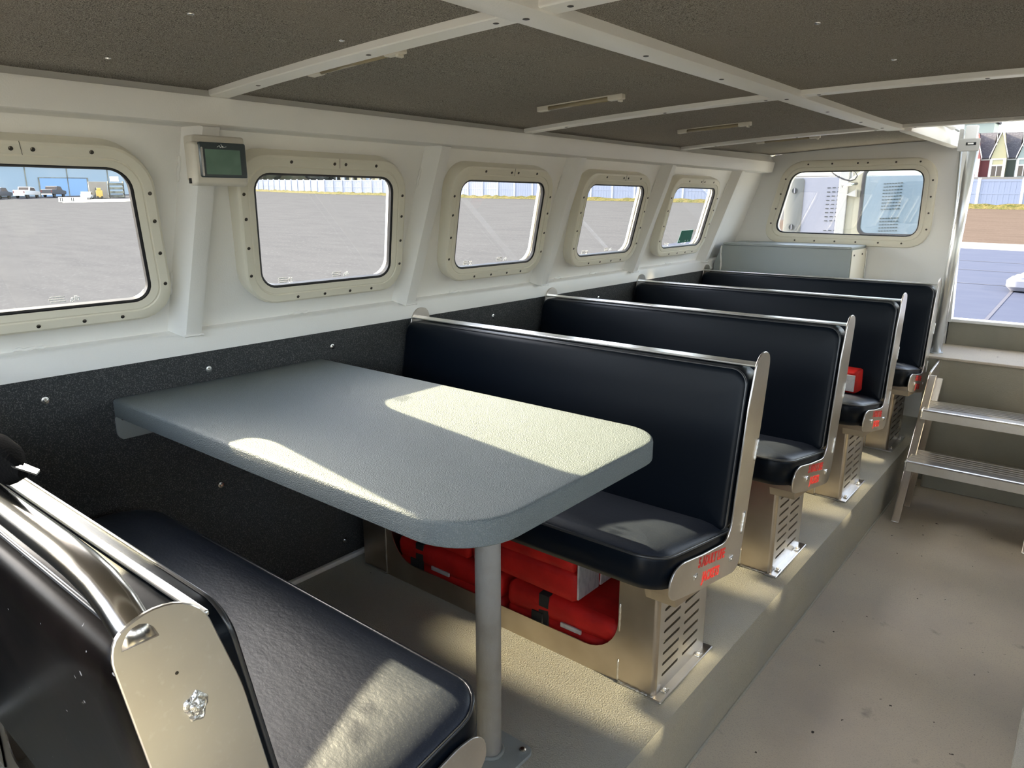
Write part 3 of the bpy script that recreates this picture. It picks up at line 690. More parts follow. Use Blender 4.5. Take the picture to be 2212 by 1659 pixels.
# ------------------------------------------------------------------ life jackets
def jacket(name, loc, size, rz, label, group, patches, straps, lean=0.):
    """folded foam life jacket: two stacked nylon panels, webbing straps and reflective patches"""
    o = empty(name, loc, rz); tag(o, label, 'life jacket', group)
    lx, ly, lz = size; rnd = random.Random(int(abs(loc[0]*971)+loc[1]*77))
    m0 = Matrix.Rotation(lean, 4, 'X')
    def slab(z0, z1, gx):
        g = G(); loops = []
        n = 5
        for (ins, z) in ((.02, z0), (.004, z0+.008), (0, z0+(z1-z0)*.3), (0, z0+(z1-z0)*.7), (.005, z1-.008), (.022, z1)):
            lp = []
            for i, (a, b) in enumerate(rrect(-lx/2+gx, lx/2-gx, -ly/2, ly/2, .018, 4, ins)):
                w_ = .003*math.sin(a*31+z*40)+.002*math.sin(b*47+a*13)
                lp.append(m0 @ Vector((a+w_*.5, b+w_, z+w_)))
            loops.append(lp)
        return g.loft(loops)
    b1_ = slab(0, lz*.53, 0).obj('front_panel', M['red'], o, auto=60)
    b2_ = slab(lz*.49, lz, .006).obj('back_panel', M['red'], o, auto=60)
    for xs_ in straps:
        g = G()
        loop = []
        for (y, z) in ((-ly/2-.003, .002), (-ly/2-.004, lz*.5), (-ly/2-.002, lz-.004), (-ly/4, lz+.003), (0, lz+.004), (ly/4, lz+.003), (ly/2+.003, lz-.004), (ly/2+.004, .002)):
            loop.append((y, z))
        inn = [(y*.97, z-.002) for y, z in loop]
        vs_ = []
        g.loft([[m0 @ Vector((xx, y, z)) for y, z in loop+inn[::-1]] for xx in (xs_-.017, xs_+.017)])
        g.obj('strap', M['strap'], o)
        G().rbox((xs_-.042, -ly/2-.0065, lz*.36), (xs_-.002, -ly/2-.0015, lz*.60), .002, mtx=m0).obj('buckle', M['strap'], o)
    for (kind, a0, a1, c0, c1) in patches:
        if kind == 'front': G().rbox((a0, -ly/2-.0045, c0), (a1, -ly/2+.002, c1), .0015, mtx=m0).obj('reflective_patch', M['reflective'], o)
        elif kind == 'end': G().rbox((lx/2-.002, a0, c0), (lx/2+.004, a1, c1), .0015, mtx=m0).obj('reflective_patch', M['reflective'], o)
        elif kind == 'top': G().rbox((a0, c0, lz-.002), (a1, c1, lz+.003), .0012, mtx=m0).obj('reflective_patch', M['reflective'], o)
    return o
gj = 'life jackets stowed under the bench behind the table'
jacket('life_jacket', (-1.056, 1.640, .001), (.395, .262, .158), .0, 'red life jacket at the bottom of the pile nearest the aisle, with a black strap', gj, [('front', .005, .075, .078, .092)], [-.055])
jacket('life_jacket', (-1.200, 1.628, .163), (.40, .235, .176), -.02, 'red life jacket on top of the pile with a silver reflective end', gj, [('end', -.108, -.006, .012, .160), ('end', .004, .106, .012, .160), ('top', .12, .18, -.08, .08)], [])
jacket('life_jacket', (-1.500, 1.640, .001), (.47, .262, .156), .0, 'red life jacket at the wall end of the pile behind a black strap', gj, [('front', -.07, .01, .078, .092)], [-.125])
jacket('life_jacket', (-1.590, 1.632, .160), (.36, .235, .176), .0, 'upper red life jacket towards the wall, mostly hidden by the tabletop', gj, [], [-.045])
sj = empty('life_jacket', (-.846, 3.318, .452), -.08); tag(sj, 'red life jacket with silver reflective squares sitting on the third bench seat', 'life jacket')
g = G(); lps = []
for ins, y in ((.012, -.046), (.003, -.040), (0, -.02), (0, .03), (.004, .045), (.014, .05)):
    lps.append([(a+.002*math.sin(b*60), y, b+.002*math.sin(a*50)) for a, b in rrect(-.125, .090, -.004, .098, .012, 4, ins)])
g.loft(lps).obj('foam_panel', M['red'], sj, auto=60)
for a, b in ((-.022, .030), (.035, .084)): G().rbox((a, -.0505, .006), (b, -.044, .078), .002).obj('reflective_patch', M['reflective'], sj)
G().rbox((-.100, -.0505, .006), (-.030, -.044, .078), .002).obj('reflective_patch', M['reflective'], sj)

# ------------------------------------------------------------------ display on the wall
dsp = empty('instrument_display', (-1.716, .962, 1.345)); tag(dsp, 'small instrument display with green-grey screen mounted between the two nearest windows', 'display')
Rz = Matrix.Rotation(math.radians(-4), 4, 'Z')
def dl(x, y, z): return Rz @ Vector((x, y, z))
G().loft([[dl(xx, a, b) for a, b in rrect(-.050, .080, -.046, .060, .007, 4, i)] for i, xx in ((0, -.040), (0, .001), (.002, .004), (.005, .005))]).obj('mounting_box', M['plastic_white'], dsp, auto=40)
G().loft([[dl(xx, a, b) for a, b in rrect(-.068, .068, -.057, .043, .009, 5, i)] for i, xx in ((.002, .005), (0, .009), (0, .028), (.003, .036), (.009, .040))]).obj('housing', M['plastic_white'], dsp, auto=40)
G().loft([[dl(xx, a, b+(.004*(1-((a-.005)/.06)**2) if b > 0 else 0)) for a, b in rrect(-.053, .062, -.038, .041, .004, 5, i)] for i, xx in ((0, .034), (0, .042), (.0025, .0445))]).obj('bezel', M['bezel'], dsp, auto=40)
G().loft([[dl(xx, a, b) for a, b in rrect(-.040, .046, -.031, .026, .001, 2, i)] for i, xx in ((0, .040), (0, .0453))]).obj('screen', M['screen'], dsp)
G().loft([[dl(xx, a, b) for a, b in rrect(-.050, -.045, -.035, .030, .002, 3, i)] for i, xx in ((0, .040), (0, .0452))]).obj('bright_edge', M['steel'], dsp)
g = G()
for (a, b, c_, d_) in ((-.010, .031, -.004, .035), (-.004, .035, -.002, .030), (-.002, .030, .004, .034), (.004, .034, .006, .031), (.006, .031, .013, .033), (.0, .038, .004, .030)):
    g.tube([dl(.0453, a, b), dl(.0453, c_, d_)], .0005, 4)
g.obj('script_mark', M['etch'], dsp)
for k in range(5): G().rbox((.010+k*.003, -.0690, -.052), (.0113+k*.003, -.0678, -.040), .0003, mtx=Rz).obj('vent_slit', M['gasket'], dsp)

# ------------------------------------------------------------------ ceiling tube lights
def tube_light(y, lb, dx=0):
    z = zc(-1.265, y)+.014; o = empty('tube_light', (-1.265+dx, y, z)); tag(o, lb, 'ceiling light', 'slim tube lights on the ceiling')
    sl = (zc(-1.12, y)-zc(-1.41, y))/.29; R_ = Matrix.Rotation(-math.atan(sl), 4, 'Y')
    G().rbox((-.125, -.0095, -.003), (.118, .0095, .001), .001, mtx=R_).obj('backing_strip', M['plastic_white'], o)
    G().tube([R_ @ Vector((-.118, 0, -.0085)), R_ @ Vector((.100, 0, -.0085))], .0065, 12).obj('tube', M['clear'], o, smooth=True)
    G().rbox((-.152, -.0105, -.0150), (-.112, .0105, .001), .003, mtx=R_).obj('end_cap', M['plastic_white'], o)
    e = G().rbox((.098, -.0105, -.0150), (.146, .0105, .001), .003, mtx=R_).obj('end_cap', M['plastic_white'], o)
    G().rbox((.130, -.008, -.021), (.139, .008, -.0140), .002, mtx=R_).obj('pull_tab', M['plastic_white'], e)
    return o
for y, lb in ((1.040, 'slim tube light tucked against the nearest ceiling batten'), (1.865, 'slim tube light in the middle of the second ceiling panel, nearest fully visible one'), (2.79, 'slim tube light in the ceiling panel past the second batten'), (3.62, 'farthest slim tube light just past the last batten')):
    tube_light(y, lb)

# ------------------------------------------------------------------ locker on the forward bulkhead
lk = empty('storage_locker', (-1.5, 4.435, 0)); tag(lk, 'grey-green painted locker box under the forward window behind the last bench', 'locker')
def kl(v): return Vector(v)-Vector((-1.5, 4.44, 0))
G().prism([tuple(kl((x, 0, z)))[::2] for x, z in ((-1.955, .02), (-1.140, .02), (-1.140, .990), (-1.905, .990), (-1.955, .87))], 'y', 0, .30).obj('locker_body', M['grey_paint'], lk)
G().loft([[kl((a, b, z)) for a, b in rrect(-1.90, -1.136, 4.434, 4.748, .006, 3, i)] for i, z in ((0, .992), (0, 1.0), (.003, 1.004))]).obj('locker_lid', M['grey_paint'], lk)
G().rbox(tuple(kl((-1.139, 4.45, .02))), tuple(kl((-1.135, 4.745, .985))), .0015).obj('side_panel', M['beige'], lk)
for y in (4.49, 4.66): G().disc(kl((-1.135, y, .955)), (1, 0, 0), .006, .004, 8).obj('screw', M['screw'], lk)
G().tube([kl((-1.133, 4.748+.002*math.sin(q*2.3), .985-q*.03)) for q in range(16)], [.005 if q % 2 else .003 for q in range(16)], 6).obj('sealant', M['weld'], lk, smooth=True)
G().tube([kl((-1.908-.003*math.sin(q), 4.437, .985-q*.025)) for q in range(8)], [.006 if q % 2 else .004 for q in range(8)], 6).obj('weld_seam', M['white'], lk, smooth=True)

# ------------------------------------------------------------------ ladder
ld = empty('boarding_ladder', (-.34, 4.0, FZ)); tag(ld, 'aluminium ladder with two ribbed treads leading up to the doorway', 'ladder')
def ll(v): return Vector(v)-Vector((-.34, 4.0, FZ))
for x0, x1, sg in ((-.618, -.608, 1), (-.075, -.065, -1)):
    yA, yB_, yC, yD = 3.615, 3.845, 4.135, 4.40
    web = [(yA, FZ+.004), (yA+.02, FZ), (yB_-.01, FZ), (yB_, FZ+.006), (4.400, .445), (4.385, .452), (4.10, .418), (4.085, .405)]
    g = G().prism([(p[0]-4.0, p[1]-FZ) for p in web], 'x', x0+.34, x1+.34)
    # flanges front and rear of the channel
    xa, xb = (x0, x0+.036) if sg > 0 else (x1-.036, x1)
    for (p, q) in (((yA, FZ+.004), (4.085, .405)), ((yB_, FZ+.006), (4.398, .440))):
        dy = .009
        g.prism([(p[0]-4.0, p[1]-FZ), (p[0]+dy-4.0, p[1]-FZ), (q[0]+dy-4.0, q[1]-FZ), (q[0]-4.0, q[1]-FZ)], 'x', xa+.34, xb+.34)
    so = g.obj('stringer', M['alu_warm'], ld)
    bv = so.modifiers.new('b', 'BEVEL'); bv.width = .003; bv.segments = 2
for z, yf in ((.262, 3.925), (.058, 3.700)):
    g = G(); x0, x1 = -.604, -.079
    prof = [(yf, z-.048), (yf, z-.008), (yf+.004, z-.002), (yf+.012, z)]
    yy = yf+.012
    yy += .055
    for k in range(5):
        prof += [(yy, z), (yy+.003, z-.006), (yy+.012, z-.006), (yy+.015, z)]; yy += .030
    prof += [(yf+.222, z), (yf+.222, z-.04), (yf+.216, z-.04), (yf+.216, z-.010), (yf+.006, z-.010), (yf+.006, z-.048)]
    tr = g.prism([(p[0]-4.0, p[1]-FZ) for p in prof], 'x', x0+.34, x1+.34).obj('tread', M['alu'], ld)
    G().tube([ll((-.602, yf+.005+.20*q/12, z-.002)) for q in range(13)], .0045, 6).obj('weld', M['weld'], tr, smooth=True)
    G().tube([ll((-.602, yf-.001, z-.045+.045*q/6)) for q in range(7)], [.004, .006, .004, .006, .004, .006, .005], 6).obj('weld', M['weld'], tr, smooth=True)

# ------------------------------------------------------------------ pole and latch by the doorway
po = empty('grab_pole', (-.652, 4.42, .461)); tag(po, 'polished round grab pole rising from the landing to the ceiling by the doorway', 'pole')
G().tube([(0, 0, 0), (.018, .01, .55), (.034, .02, 1.045)], .0255, 20).obj('pole_tube', M['pole'], po, smooth=True)
G().tube([(0, 0, 0), (0, 0, .006)], .036, 20).obj('foot_disc', M['pole'], po, auto=40)
lt_ = empty('latch_bracket', (-.633, 4.40, 1.545)); tag(lt_, 'white slotted latch bracket at the top of the grab pole', 'bracket')
G().rbox((-.045, -.03, -.045), (-.030, .03, .06), .003).rbox((-.045, -.034, -.048), (.050, -.028, .012), .003).obj('bracket_plate', M['trim_white'], lt_)
G().rbox((-.010, -.0365, -.020), (.034, -.033, -.006), .0015).obj('latch_slot', M['slot'], lt_)
G().rbox((-.002, -.040, -.018), (.024, -.035, -.008), .002).obj('latch_tongue', M['steel'], lt_)
G().rbox((-.020, -.028, .01), (.030, .02, .075), .003).obj('bracket_block', M['white'], lt_)
rod = empty('hatch_strut', (-.70, 4.05, 1.60)); tag(rod, 'white hatch gas strut along the ceiling opening edge', 'strut')
G().tube([(.0, -.45, .03), (.012, .18, .005)], .016, 12).obj('strut_body', M['white'], rod, smooth=True)
G().tube([(.012, .17, .005), (.02, .30, -.006)], .006, 10).obj('strut_rod', M['pole'], rod, smooth=True)

# ------------------------------------------------------------------ small things
st_ = G(); q = [(3.812, -.078-.0), (3.965, -.078), (3.965-.0, .0), (3.812, .0)]
c5 = WC[4]
poly = [(-.010, -.152), (.148, -.149), (.142-.013, -.075), (.0-.018, -.078)]
stk = G().add([wp(c5+a+.01, b, .0315) for a, b in poly]+[wp(c5+a+.01, b, .0325) for a, b in poly], [(0, 1, 2, 3), (7, 6, 5, 4), (0, 4, 5, 1), (1, 5, 6, 2), (2, 6, 7, 3), (3, 7, 4, 0)]).obj('window_sticker', M['green_sticker'])
tag(stk, 'green sticker in the lower corner of the farthest side window', 'sticker')
g = G()
for a in (.012, .085, .118): g.disc(wp(c5+a, -.140, .0325), wp(0, 0, 1)-wp(0, 0, 0), .0045, .0005, 10)
g.obj('sticker_dots', M['etch'], stk)
# black cloth and metal clip on the top of the near bench
cl = empty('black_cloth', (-1.085, .262, .908)); cl.scale = (.85, .8, .8); tag(cl, 'crumpled black cloth with a metal clip lying on the near bench rail', 'cloth')
lp = []
rnd = random.Random(3)
for i in range(9):
    a = i/8; r_ = .055*math.sin(PI*min(1, .12+a*.8))
    lp.append([(-.12+.22*a, r_*.5*math.cos(2*PI*k/14)*(1+.25*rnd.random())+.01, r_*.62*math.sin(2*PI*k/14)*(1+.35*rnd.random())+.022) for k in range(14)])
G().loft(lp).obj('folded_cloth', M['cloth_black'], cl, auto=25)
G().prism([(.085, .0), (.150, .012), (.135, .022), (.08, .016)], 'z', .030, .033).obj('metal_clip', M['steel'], cl)

# ------------------------------------------------------------------ outside
GA, GB, GC = -1.9, -.015, .047
def gz(x, y): return GA+GB*x+GC*y
def sheet(name, poly, m, lift=0.0):
    return link_mesh(name, [(x, y, gz(x, y)+lift) for x, y in poly], [tuple(range(len(poly)))], m)
o = sheet('ground_asphalt', [(-260, -160), (120, -160), (120, 170), (-260, 170)], M['asphalt']); tag(o, kind='structure')
o = sheet('ground_dirt', [(-16, 33.2), (18, 32.6), (18, 56.2), (-12, 56.4)], M['dirt'], .006); tag(o, kind='structure')
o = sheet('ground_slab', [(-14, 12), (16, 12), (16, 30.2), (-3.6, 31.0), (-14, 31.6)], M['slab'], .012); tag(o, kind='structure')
o = sheet('ground_kerb_strip', [(-14, 31.6), (-3.6, 31.0), (16, 30.2), (16, 33.4), (-3.6, 33.4), (-14, 34.0)], M['concrete'], .010); tag(o, kind='structure')
g = G()
def seam(p, q, w, z=.02):
    p = Vector(p); q = Vector(q); n_ = Vector((-(q-p).y, (q-p).x)).normalized()*w/2
    g.add([(v.x, v.y, gz(v.x, v.y)+z) for v in (p-n_, q-n_, q+n_, p+n_)], [(0, 1, 2, 3)])
seam((-14, 27.4), (16, 26.9), .05); seam((-14, 25.2), (16, 24.6), .05); seam((-14, 22.4), (16, 21.9), .05)
seam((-1.75, 15.0), (-1.72, 22.2), .07)
tag(g.obj('ground_joints', M['joint']), kind='structure')
# fence: posts, rails and board panels along a bent line
FP = [(12, 56.8), (-2, 57.1), (-7.5, 57.3), (-28, 58.7), (-50, 59.9), (-87, 64.9), (-113, 70.8), (-120, 73.0)]
fence = empty('vinyl_fence', (-50, 59.9, gz(-50, 59.9))); tag(fence, 'long white vinyl fence along the far edge of the lot', 'fence')
def fl_(v): return Vector(v)-fence.location
pts = [Vector(p) for p in FP]; dist = [0]
for i in range(1, len(pts)): dist.append(dist[-1]+(pts[i]-pts[i-1]).length)
def along(d_):
    for i in range(1, len(pts)):
        if d_ <= dist[i]: return pts[i-1].lerp(pts[i], (d_-dist[i-1])/(dist[i]-dist[i-1]))
    return pts[-1]
step = 2.42; nP = int(dist[-1]/step); H = 1.80
postm = G().rbox((-.075, -.075, -.1), (.075, .075, H+.06), .01, 1).box((-.09, -.09, H+.06), (.09, .09, H+.10)).obj('fence_post', M['fence_post'], fence)
panm = None
for i in range(nP+1):
    p = along(i*step); q = along((i+1)*step); d_ = (q-p).normalized(); a = math.atan2(d_.y, d_.x)
    po_ = postm if i == 0 else postm.copy()
    if i: COL.objects.link(po_)
    po_.location = fl_((p.x, p.y, gz(p.x, p.y))); po_.rotation_euler = (0, 0, a)
    if i == nP: break
    if panm is None:
        g = G(); g.box((.07, -.035, .06), (step-.07, .035, .20)); g.box((.07, -.035, H-.14), (step-.07, .035, H)); g.box((.07, -.030, H*.5-.03), (step-.07, .030, H*.5+.06))
        k = 0; x = .08
        while x < step-.09:
            g.box((x, -.012 if k % 2 else -.006, .15), (min(x+.150, step-.08), .012 if k % 2 else .018, H-.1)); x += .152; k += 1
        panm = g.obj('fence_panel', M['vinyl_fence'], fence); pn_ = panm
    else:
        pn_ = panm.copy(); COL.objects.link(pn_)
    pn_.location = fl_((p.x, p.y, gz(p.x, p.y))); sl = (gz(q.x, q.y)-gz(p.x, p.y))/step
    pn_.rotation_euler = (0, -math.atan(sl), a)
# grass verge under the fence: one uncountable strip of tufts
rnd = random.Random(11); g = G(); vv = []; n_ = 220
strip = []
for i in range(n_+1):
    p = along(dist[-1]*i/n_); w_ = 1.1+.5*rnd.random()
    strip.append((p.x, p.y+.5)); vv.append((p, w_))
V_ = []; F_ = []
for i, (p, w_) in enumerate(vv):
    for k, (dy, dz) in enumerate(((.6, .05), (-.15, .16+.16*rnd.random()), (-.5, .10+.10*rnd.random()), (-w_, .0))):
        V_.append((p.x, p.y+dy, gz(p.x, p.y+dy)+dz+.01))
for i in range(n_):
    for k in range(3): F_.append((i*4+k, i*4+k+1, (i+1)*4+k+1, (i+1)*4+k))
o = link_mesh('grass_verge', V_, F_, M['grass']); tag(o, 'strip of dry yellow-green grass along the foot of the white fence', 'grass', kind='stuff')

# houses beyond the fence
def house(xb, y, bay, wallm, label, group='row houses behind the fence'):
    """narrow row house: steep gabled bay with white rakes, recessed wall and shingle roof beside it"""
    z = gz(xb, y)-.2; o = empty('row_house', (xb, y, z)); tag(o, label, 'house', group)
    h = 3.15; hr = 4.3; b = 1.12; e = 2.52
    G().box((-b, -.5, 0), (b, 4.0, h)).prism([(-b, h), (b, h), (0, h+hr)], 'y', -.5, 3.2).obj('gable_bay', bay, o)
    G().box((b, .6, 0), (e, 4.0, h)).obj('wall', wallm, o)
    G().prism([(.35, h-.05), (3.4, h+hr-.1), (3.4, h+hr+.1), (.25, h+.12)], 'x', b-.95, e+.05).prism([(3.4, h+hr-.1), (6.4, h), (6.4, h+.2), (3.4, h+hr+.1)], 'x', -b, e+.05).obj('roof', M['shingle'], o)
    g = G().prism([(-b-.22, h-.1), (-b-.22, h+.35), (0, h+hr+.45), (b+.22, h+.35), (b+.22, h-.1), (0, h+hr)], 'y', -.72, -.5)
    g.obj('rake_board', M['trim_white'], o)
    g = G()
    for xx in (-b, b-.42): g.box((xx, -.56, 0), (xx+.42 if xx > 0 else xx+.30, -.5, h))
    g.box((-b, -.58, h-.22), (b, -.5, h)).box((-b, -.58, 1.95), (b, -.5, 2.15)).box((b, .52, h-.25), (e, .6, h)).box((e-.12, .54, 0), (e, .6, h))
    g.obj('trim_board', M['trim_white'], o)
    wn_ = G().box((-b+.30, -.54, .3), (b-.48, -.50, 1.95)).obj('window', M['win_dark'], o)
    G().box((-.14, -.57, .3), (-.04, -.53, 1.95)).obj('window_bar', M['trim_white'], wn_)
    return o
house(-16.95-3.75, 150, M['house_salmon'], M['house_red'], 'red row house with salmon bay, at the left edge of the doorway view')
house(-16.95, 150, M['house_cream'], M['house_green'], 'olive green row house with cream gabled bay, seen through the doorway')
house(-16.95+3.75, 150, M['house_mint'], M['house_salmon'], 'mint row house at the right edge of the doorway view')
house(-16.95+7.5, 150, M['house_cream'], M['house_red'], 'cream and red row house hidden right of the doorway view')
mint = empty('row_house', (-26.0, 162, gz(-26, 162))); tag(mint, 'taller mint house rising behind the red row house', 'house', 'houses farther back')
G().box((-3.2, 0, 0), (6.2, 6, 9.3)).obj('wall', M['house_mint'], mint)
G().prism([(-.3, 9.2), (3, 11.5), (6.3, 9.2)], 'x', -3.6, 6.6).obj('roof', M['shingle'], mint)
for i in range(4):
    house(-64+i*3.9, 140, M[('house_mint', 'house_cream', 'house_mint', 'house_cream')[i]], M['house_mint'], 'pale row house over the fence through the forward window, %s' % ('leftmost', 'second from the left', 'third from the left', 'rightmost')[i], 'pale row houses beyond the forward window')

# market sheds and tree line behind the left part of the fence
def shed(x, y, L, a, lb):
    o = empty('market_shed', (x, y, gz(x, y)), a); tag(o, lb, 'shed', 'white roofed sheds behind the fence')
    G().prism([(-3.0, 3.4), (0, 5.0), (0, 5.2), (-3.2, 3.6)], 'x', -L/2, L/2).prism([(0, 5.0), (3.0, 3.4), (3.2, 3.6), (0, 5.2)], 'x', -L/2, L/2).obj('roof', M['roof_white'], o)
    G().box((-L/2, 1.5, 0), (L/2, 2.6, 3.5)).obj('back_wall', M['scrap'], o)
    for k in range(int(L/3)+1):
        G().box((-L/2+k*3-.08, -2.8, 0), (-L/2+k*3+.08, -2.64, 3.45)).obj('shed_post', M['fence_post'], o)
    for k in range(int(L/3)):
        zz = 2.5+.5*((k*7) % 3)/3
        G().prism([(-L/2+k*3+.5, 0), (-L/2+k*3+2.2, 0), (-L/2+k*3+2.0, zz), (-L/2+k*3+.9, zz+.2)], 'y', -2.2, -1.9).obj('stall_awning', M['house_cream' if k % 3 else 'blue_metal'], o)
shed(-93, 82, 26, math.radians(-12), 'white-roofed market shed behind the fence, left one in the second side window')
shed(-62, 76, 27, math.radians(-8), 'white-roofed market shed behind the fence, right one in the second side window')
def tree_line(nm, pts_, h, lb):
    rnd = random.Random(len(nm)+int(abs(pts_[0][0]))); bm = bmesh.new(); cx_ = sum(p[0] for p in pts_)/len(pts_); cy_ = sum(p[1] for p in pts_)/len(pts_)
    for (x, y) in pts_:
        for k in range(5):
            r_ = h*(.28+.22*rnd.random()); mt = Matrix.Translation((x+rnd.uniform(-2, 2), y+rnd.uniform(-1, 1), gz(x, y)+h*.55*rnd.random()+r_*.6))
            q = bmesh.ops.create_icosphere(bm, subdivisions=2, radius=r_, matrix=mt)
            for v in q['verts']: v.co += Vector((rnd.uniform(-1, 1), rnd.uniform(-1, 1), rnd.uniform(-1, 1)))*r_*.13
    me = bpy.data.meshes.new(nm); bm.to_mesh(me); bm.free(); me.materials.append(M['foliage']); o = bpy.data.objects.new(nm, me); COL.objects.link(o)
    tag(o, lb, 'trees', kind='stuff')
tree_line('tree_line', [(-130+i*4.5, 98-i*.4) for i in range(20)], 7, 'dark line of trees behind the fence and sheds')
tree_line('tree_line', [(-175+i*1.2, 10+i*6.5) for i in range(16)], 15, 'dark wooded rise above the warehouse roof')

# blue warehouse seen through the nearest window
wh = empty('warehouse', (-128.2, 46.6, gz(-128.2, 46.6)-.1), math.radians(60)); tag(wh, 'blue-grey metal warehouse with white roof seen through the nearest window', 'warehouse')
G().box((-34, 0, 0), (13, 20, 4.7)).obj('wall', M['blue_metal'], wh)
G().prism([(-.5, 4.65), (10, 6.6), (20.5, 4.65), (20.5, 4.9), (10, 6.9), (-.5, 4.95)], 'x', -35, 14).obj('roof', M['roof_white'], wh)
G().box((-3.2, -.06, 0), (3.2, .02, 2.75)).obj('roller_door', M['blue_door'], wh)
G().box((-3.4, -.09, 2.75), (3.4, .02, 2.87)).box((-3.4, -.09, 0), (-3.2, .02, 2.75)).box((3.2, -.09, 0), (3.4, .02, 2.75)).obj('door_frame', M['scrap'], wh)
for k in range(9): G().box((-33+k*5.6-.07, -.07, 0), (-33+k*5.6+.07, 0, 4.6)).obj('wall_seam', M['scrap'], wh)

def pickup(x, y, a, m, lb, sc=1.0):
    o = empty('pickup_truck', (x, y, gz(x, y)), a); o.scale = (sc, sc, sc); tag(o, lb, 'pickup truck', 'vehicles parked by the warehouse')
    body = round_poly([(-2.75, .55), (2.6, .55), (2.8, .95), (2.65, 1.15), (1.35, 1.25), (.75, 1.85), (-.75, 1.88), (-1.05, 1.30), (-2.75, 1.30)], .12, 3)
    b = G().prism(body, 'y', -.92, .92).obj('body', m, o); bv = b.modifiers.new('b', 'BEVEL'); bv.width = .07; bv.segments = 2
    for yy in (-.935, .925): G().prism([(-.85, 1.28), (1.15, 1.28), (.68, 1.74), (-.65, 1.76)], 'y', yy, yy+.01).obj('side_window', M['win_dark'], o)
    G().prism([(-1.06, 1.34), (-1.02, 1.34), (-.80, 1.78), (-.84, 1.78)], 'y', -.75, .75).obj('rear_window', M['win_dark'], o)
    for xx in (-1.75, 1.75):
        for yy in (-.86, .62): G().tube([(xx, yy, .38), (xx, yy+.24, .38)], .38, 14).obj('wheel', M['tyre'], o)
    G().box((-2.85, -.85, .42), (-2.7, .85, .60)).obj('bumper', M['steel'], o)
    for yy in (-.88, .74): G().box((-2.78, yy, .85), (-2.74, yy+.14, 1.15)).obj('tail_light', M['house_red'], o)
    return o
pickup(-122.9, 39.6, math.radians(138), M['car_white'], 'white pickup truck parked in front of the blue warehouse', .85)
pickup(-122.2, 42.9, math.radians(138), M['car_dark'], 'dark pickup truck parked next to the white one by the warehouse', .85)
pickup(-124.4, 36.5, math.radians(138), M['car_dark'], 'dark vehicle cut off at the left edge of the nearest window', .85)
cr = empty('parked_car', (-105.2, 40.8, gz(-105.2, 40.8)), math.radians(150)); cr.scale = (.62, .72, .68); tag(cr, 'small white car parked beside the machinery in front of the warehouse', 'car')
b = G().prism(round_poly([(-2.0, .35), (2.0, .35), (2.1, .8), (1.1, .95), (.6, 1.45), (-.9, 1.45), (-1.5, .95), (-2.1, .85)], .15, 3), 'y', -.8, .8).obj('body', M['car_white'], cr)
for yy in (-.81, .80): G().prism([(-1.2, .95), (.95, .95), (.5, 1.36), (-.8, 1.36)], 'y', yy, yy+.012).obj('side_window', M['win_dark'], cr)
for xx in (-1.3, 1.3):
    for yy in (-.84, .64): G().tube([(xx, yy, .32), (xx, yy+.2, .32)], .32, 12).obj('wheel', M['tyre'], cr)
mc = empty('stacked_machinery', (-107.5, 44.0, gz(-107.5, 44.0)), math.radians(72)); mc.scale = (.54, .54, .54); tag(mc, 'weathered container with stacked grey machinery racks in front of the warehouse', 'machinery')
G().rbox((-3.4, -1.2, 0), (.6, 1.2, 4.0), .08).obj('container', M['concrete'], mc)
g = G()
for k in range(4): g.rbox((.9, -1.1, .2+k*1.0), (4.4, 1.1, .75+k*1.0), .08)
g.obj('rack_load', M['scrap'], mc)
G().box((.9, -1.15, 0), (1.05, 1.15, 4.2)).box((4.25, -1.15, 0), (4.4, 1.15, 4.2)).obj('rack_frame', M['slot'], mc)
G().rbox((1.6, -.8, 4.1), (3.4, .8, 5.3), .05).obj('top_crate', M['trim_white'], mc)
G().prism(round_poly([(-2.2, 0), (-1.0, 0), (-1.2, 2.4), (-2.0, 2.6)], .1), 'y', -1.8, -1.3).obj('loader_arm', M['scrap'], mc)
ym = empty('yellow_machine', (-105.3, 42.4, gz(-105.3, 42.4)), math.radians(72)); ym.scale = (.42, .5, .62); tag(ym, 'small yellow machine between the white car and the container', 'machine')
G().rbox((-.9, -.8, .3), (.9, .8, 1.8), .1).rbox((-.6, -.6, 1.8), (.5, .6, 2.3), .08).obj('body', M['yellow'], ym)
for xx in (-.6, .6): G().tube([(xx, -.85, .32), (xx, .85, .32)], .32, 12).obj('wheel', M['tyre'], ym)
bar = empty('road_barrier', (-98.4, 36.5, gz(-98.4, 36.5)), math.radians(68)); bar.scale = (.27, .6, .6); tag(bar, 'low concrete barrier with dark stripes out on the lot', 'barrier')
G().prism([(-.35, 0), (.35, 0), (.15, .9), (-.15, .9)], 'x', -5.5, 5.5).obj('barrier_body', M['trim_white'], bar)
for xx in (-4.9, -4.2, -.6, 0.1): G().prism([(-.30, .12), (-.13, .85), (-.16, .86), (-.34, .1)], 'x', xx, xx+.35).obj('stripe', M['slot'], bar)
o = sheet('ground_loading_pad', [(-96.3, 34.5), (-90.9, 40.0), (-84, 47), (-96, 49), (-100.2, 44.1), (-104.9, 40.2)], M['trim_white'], .03); tag(o, kind='structure')

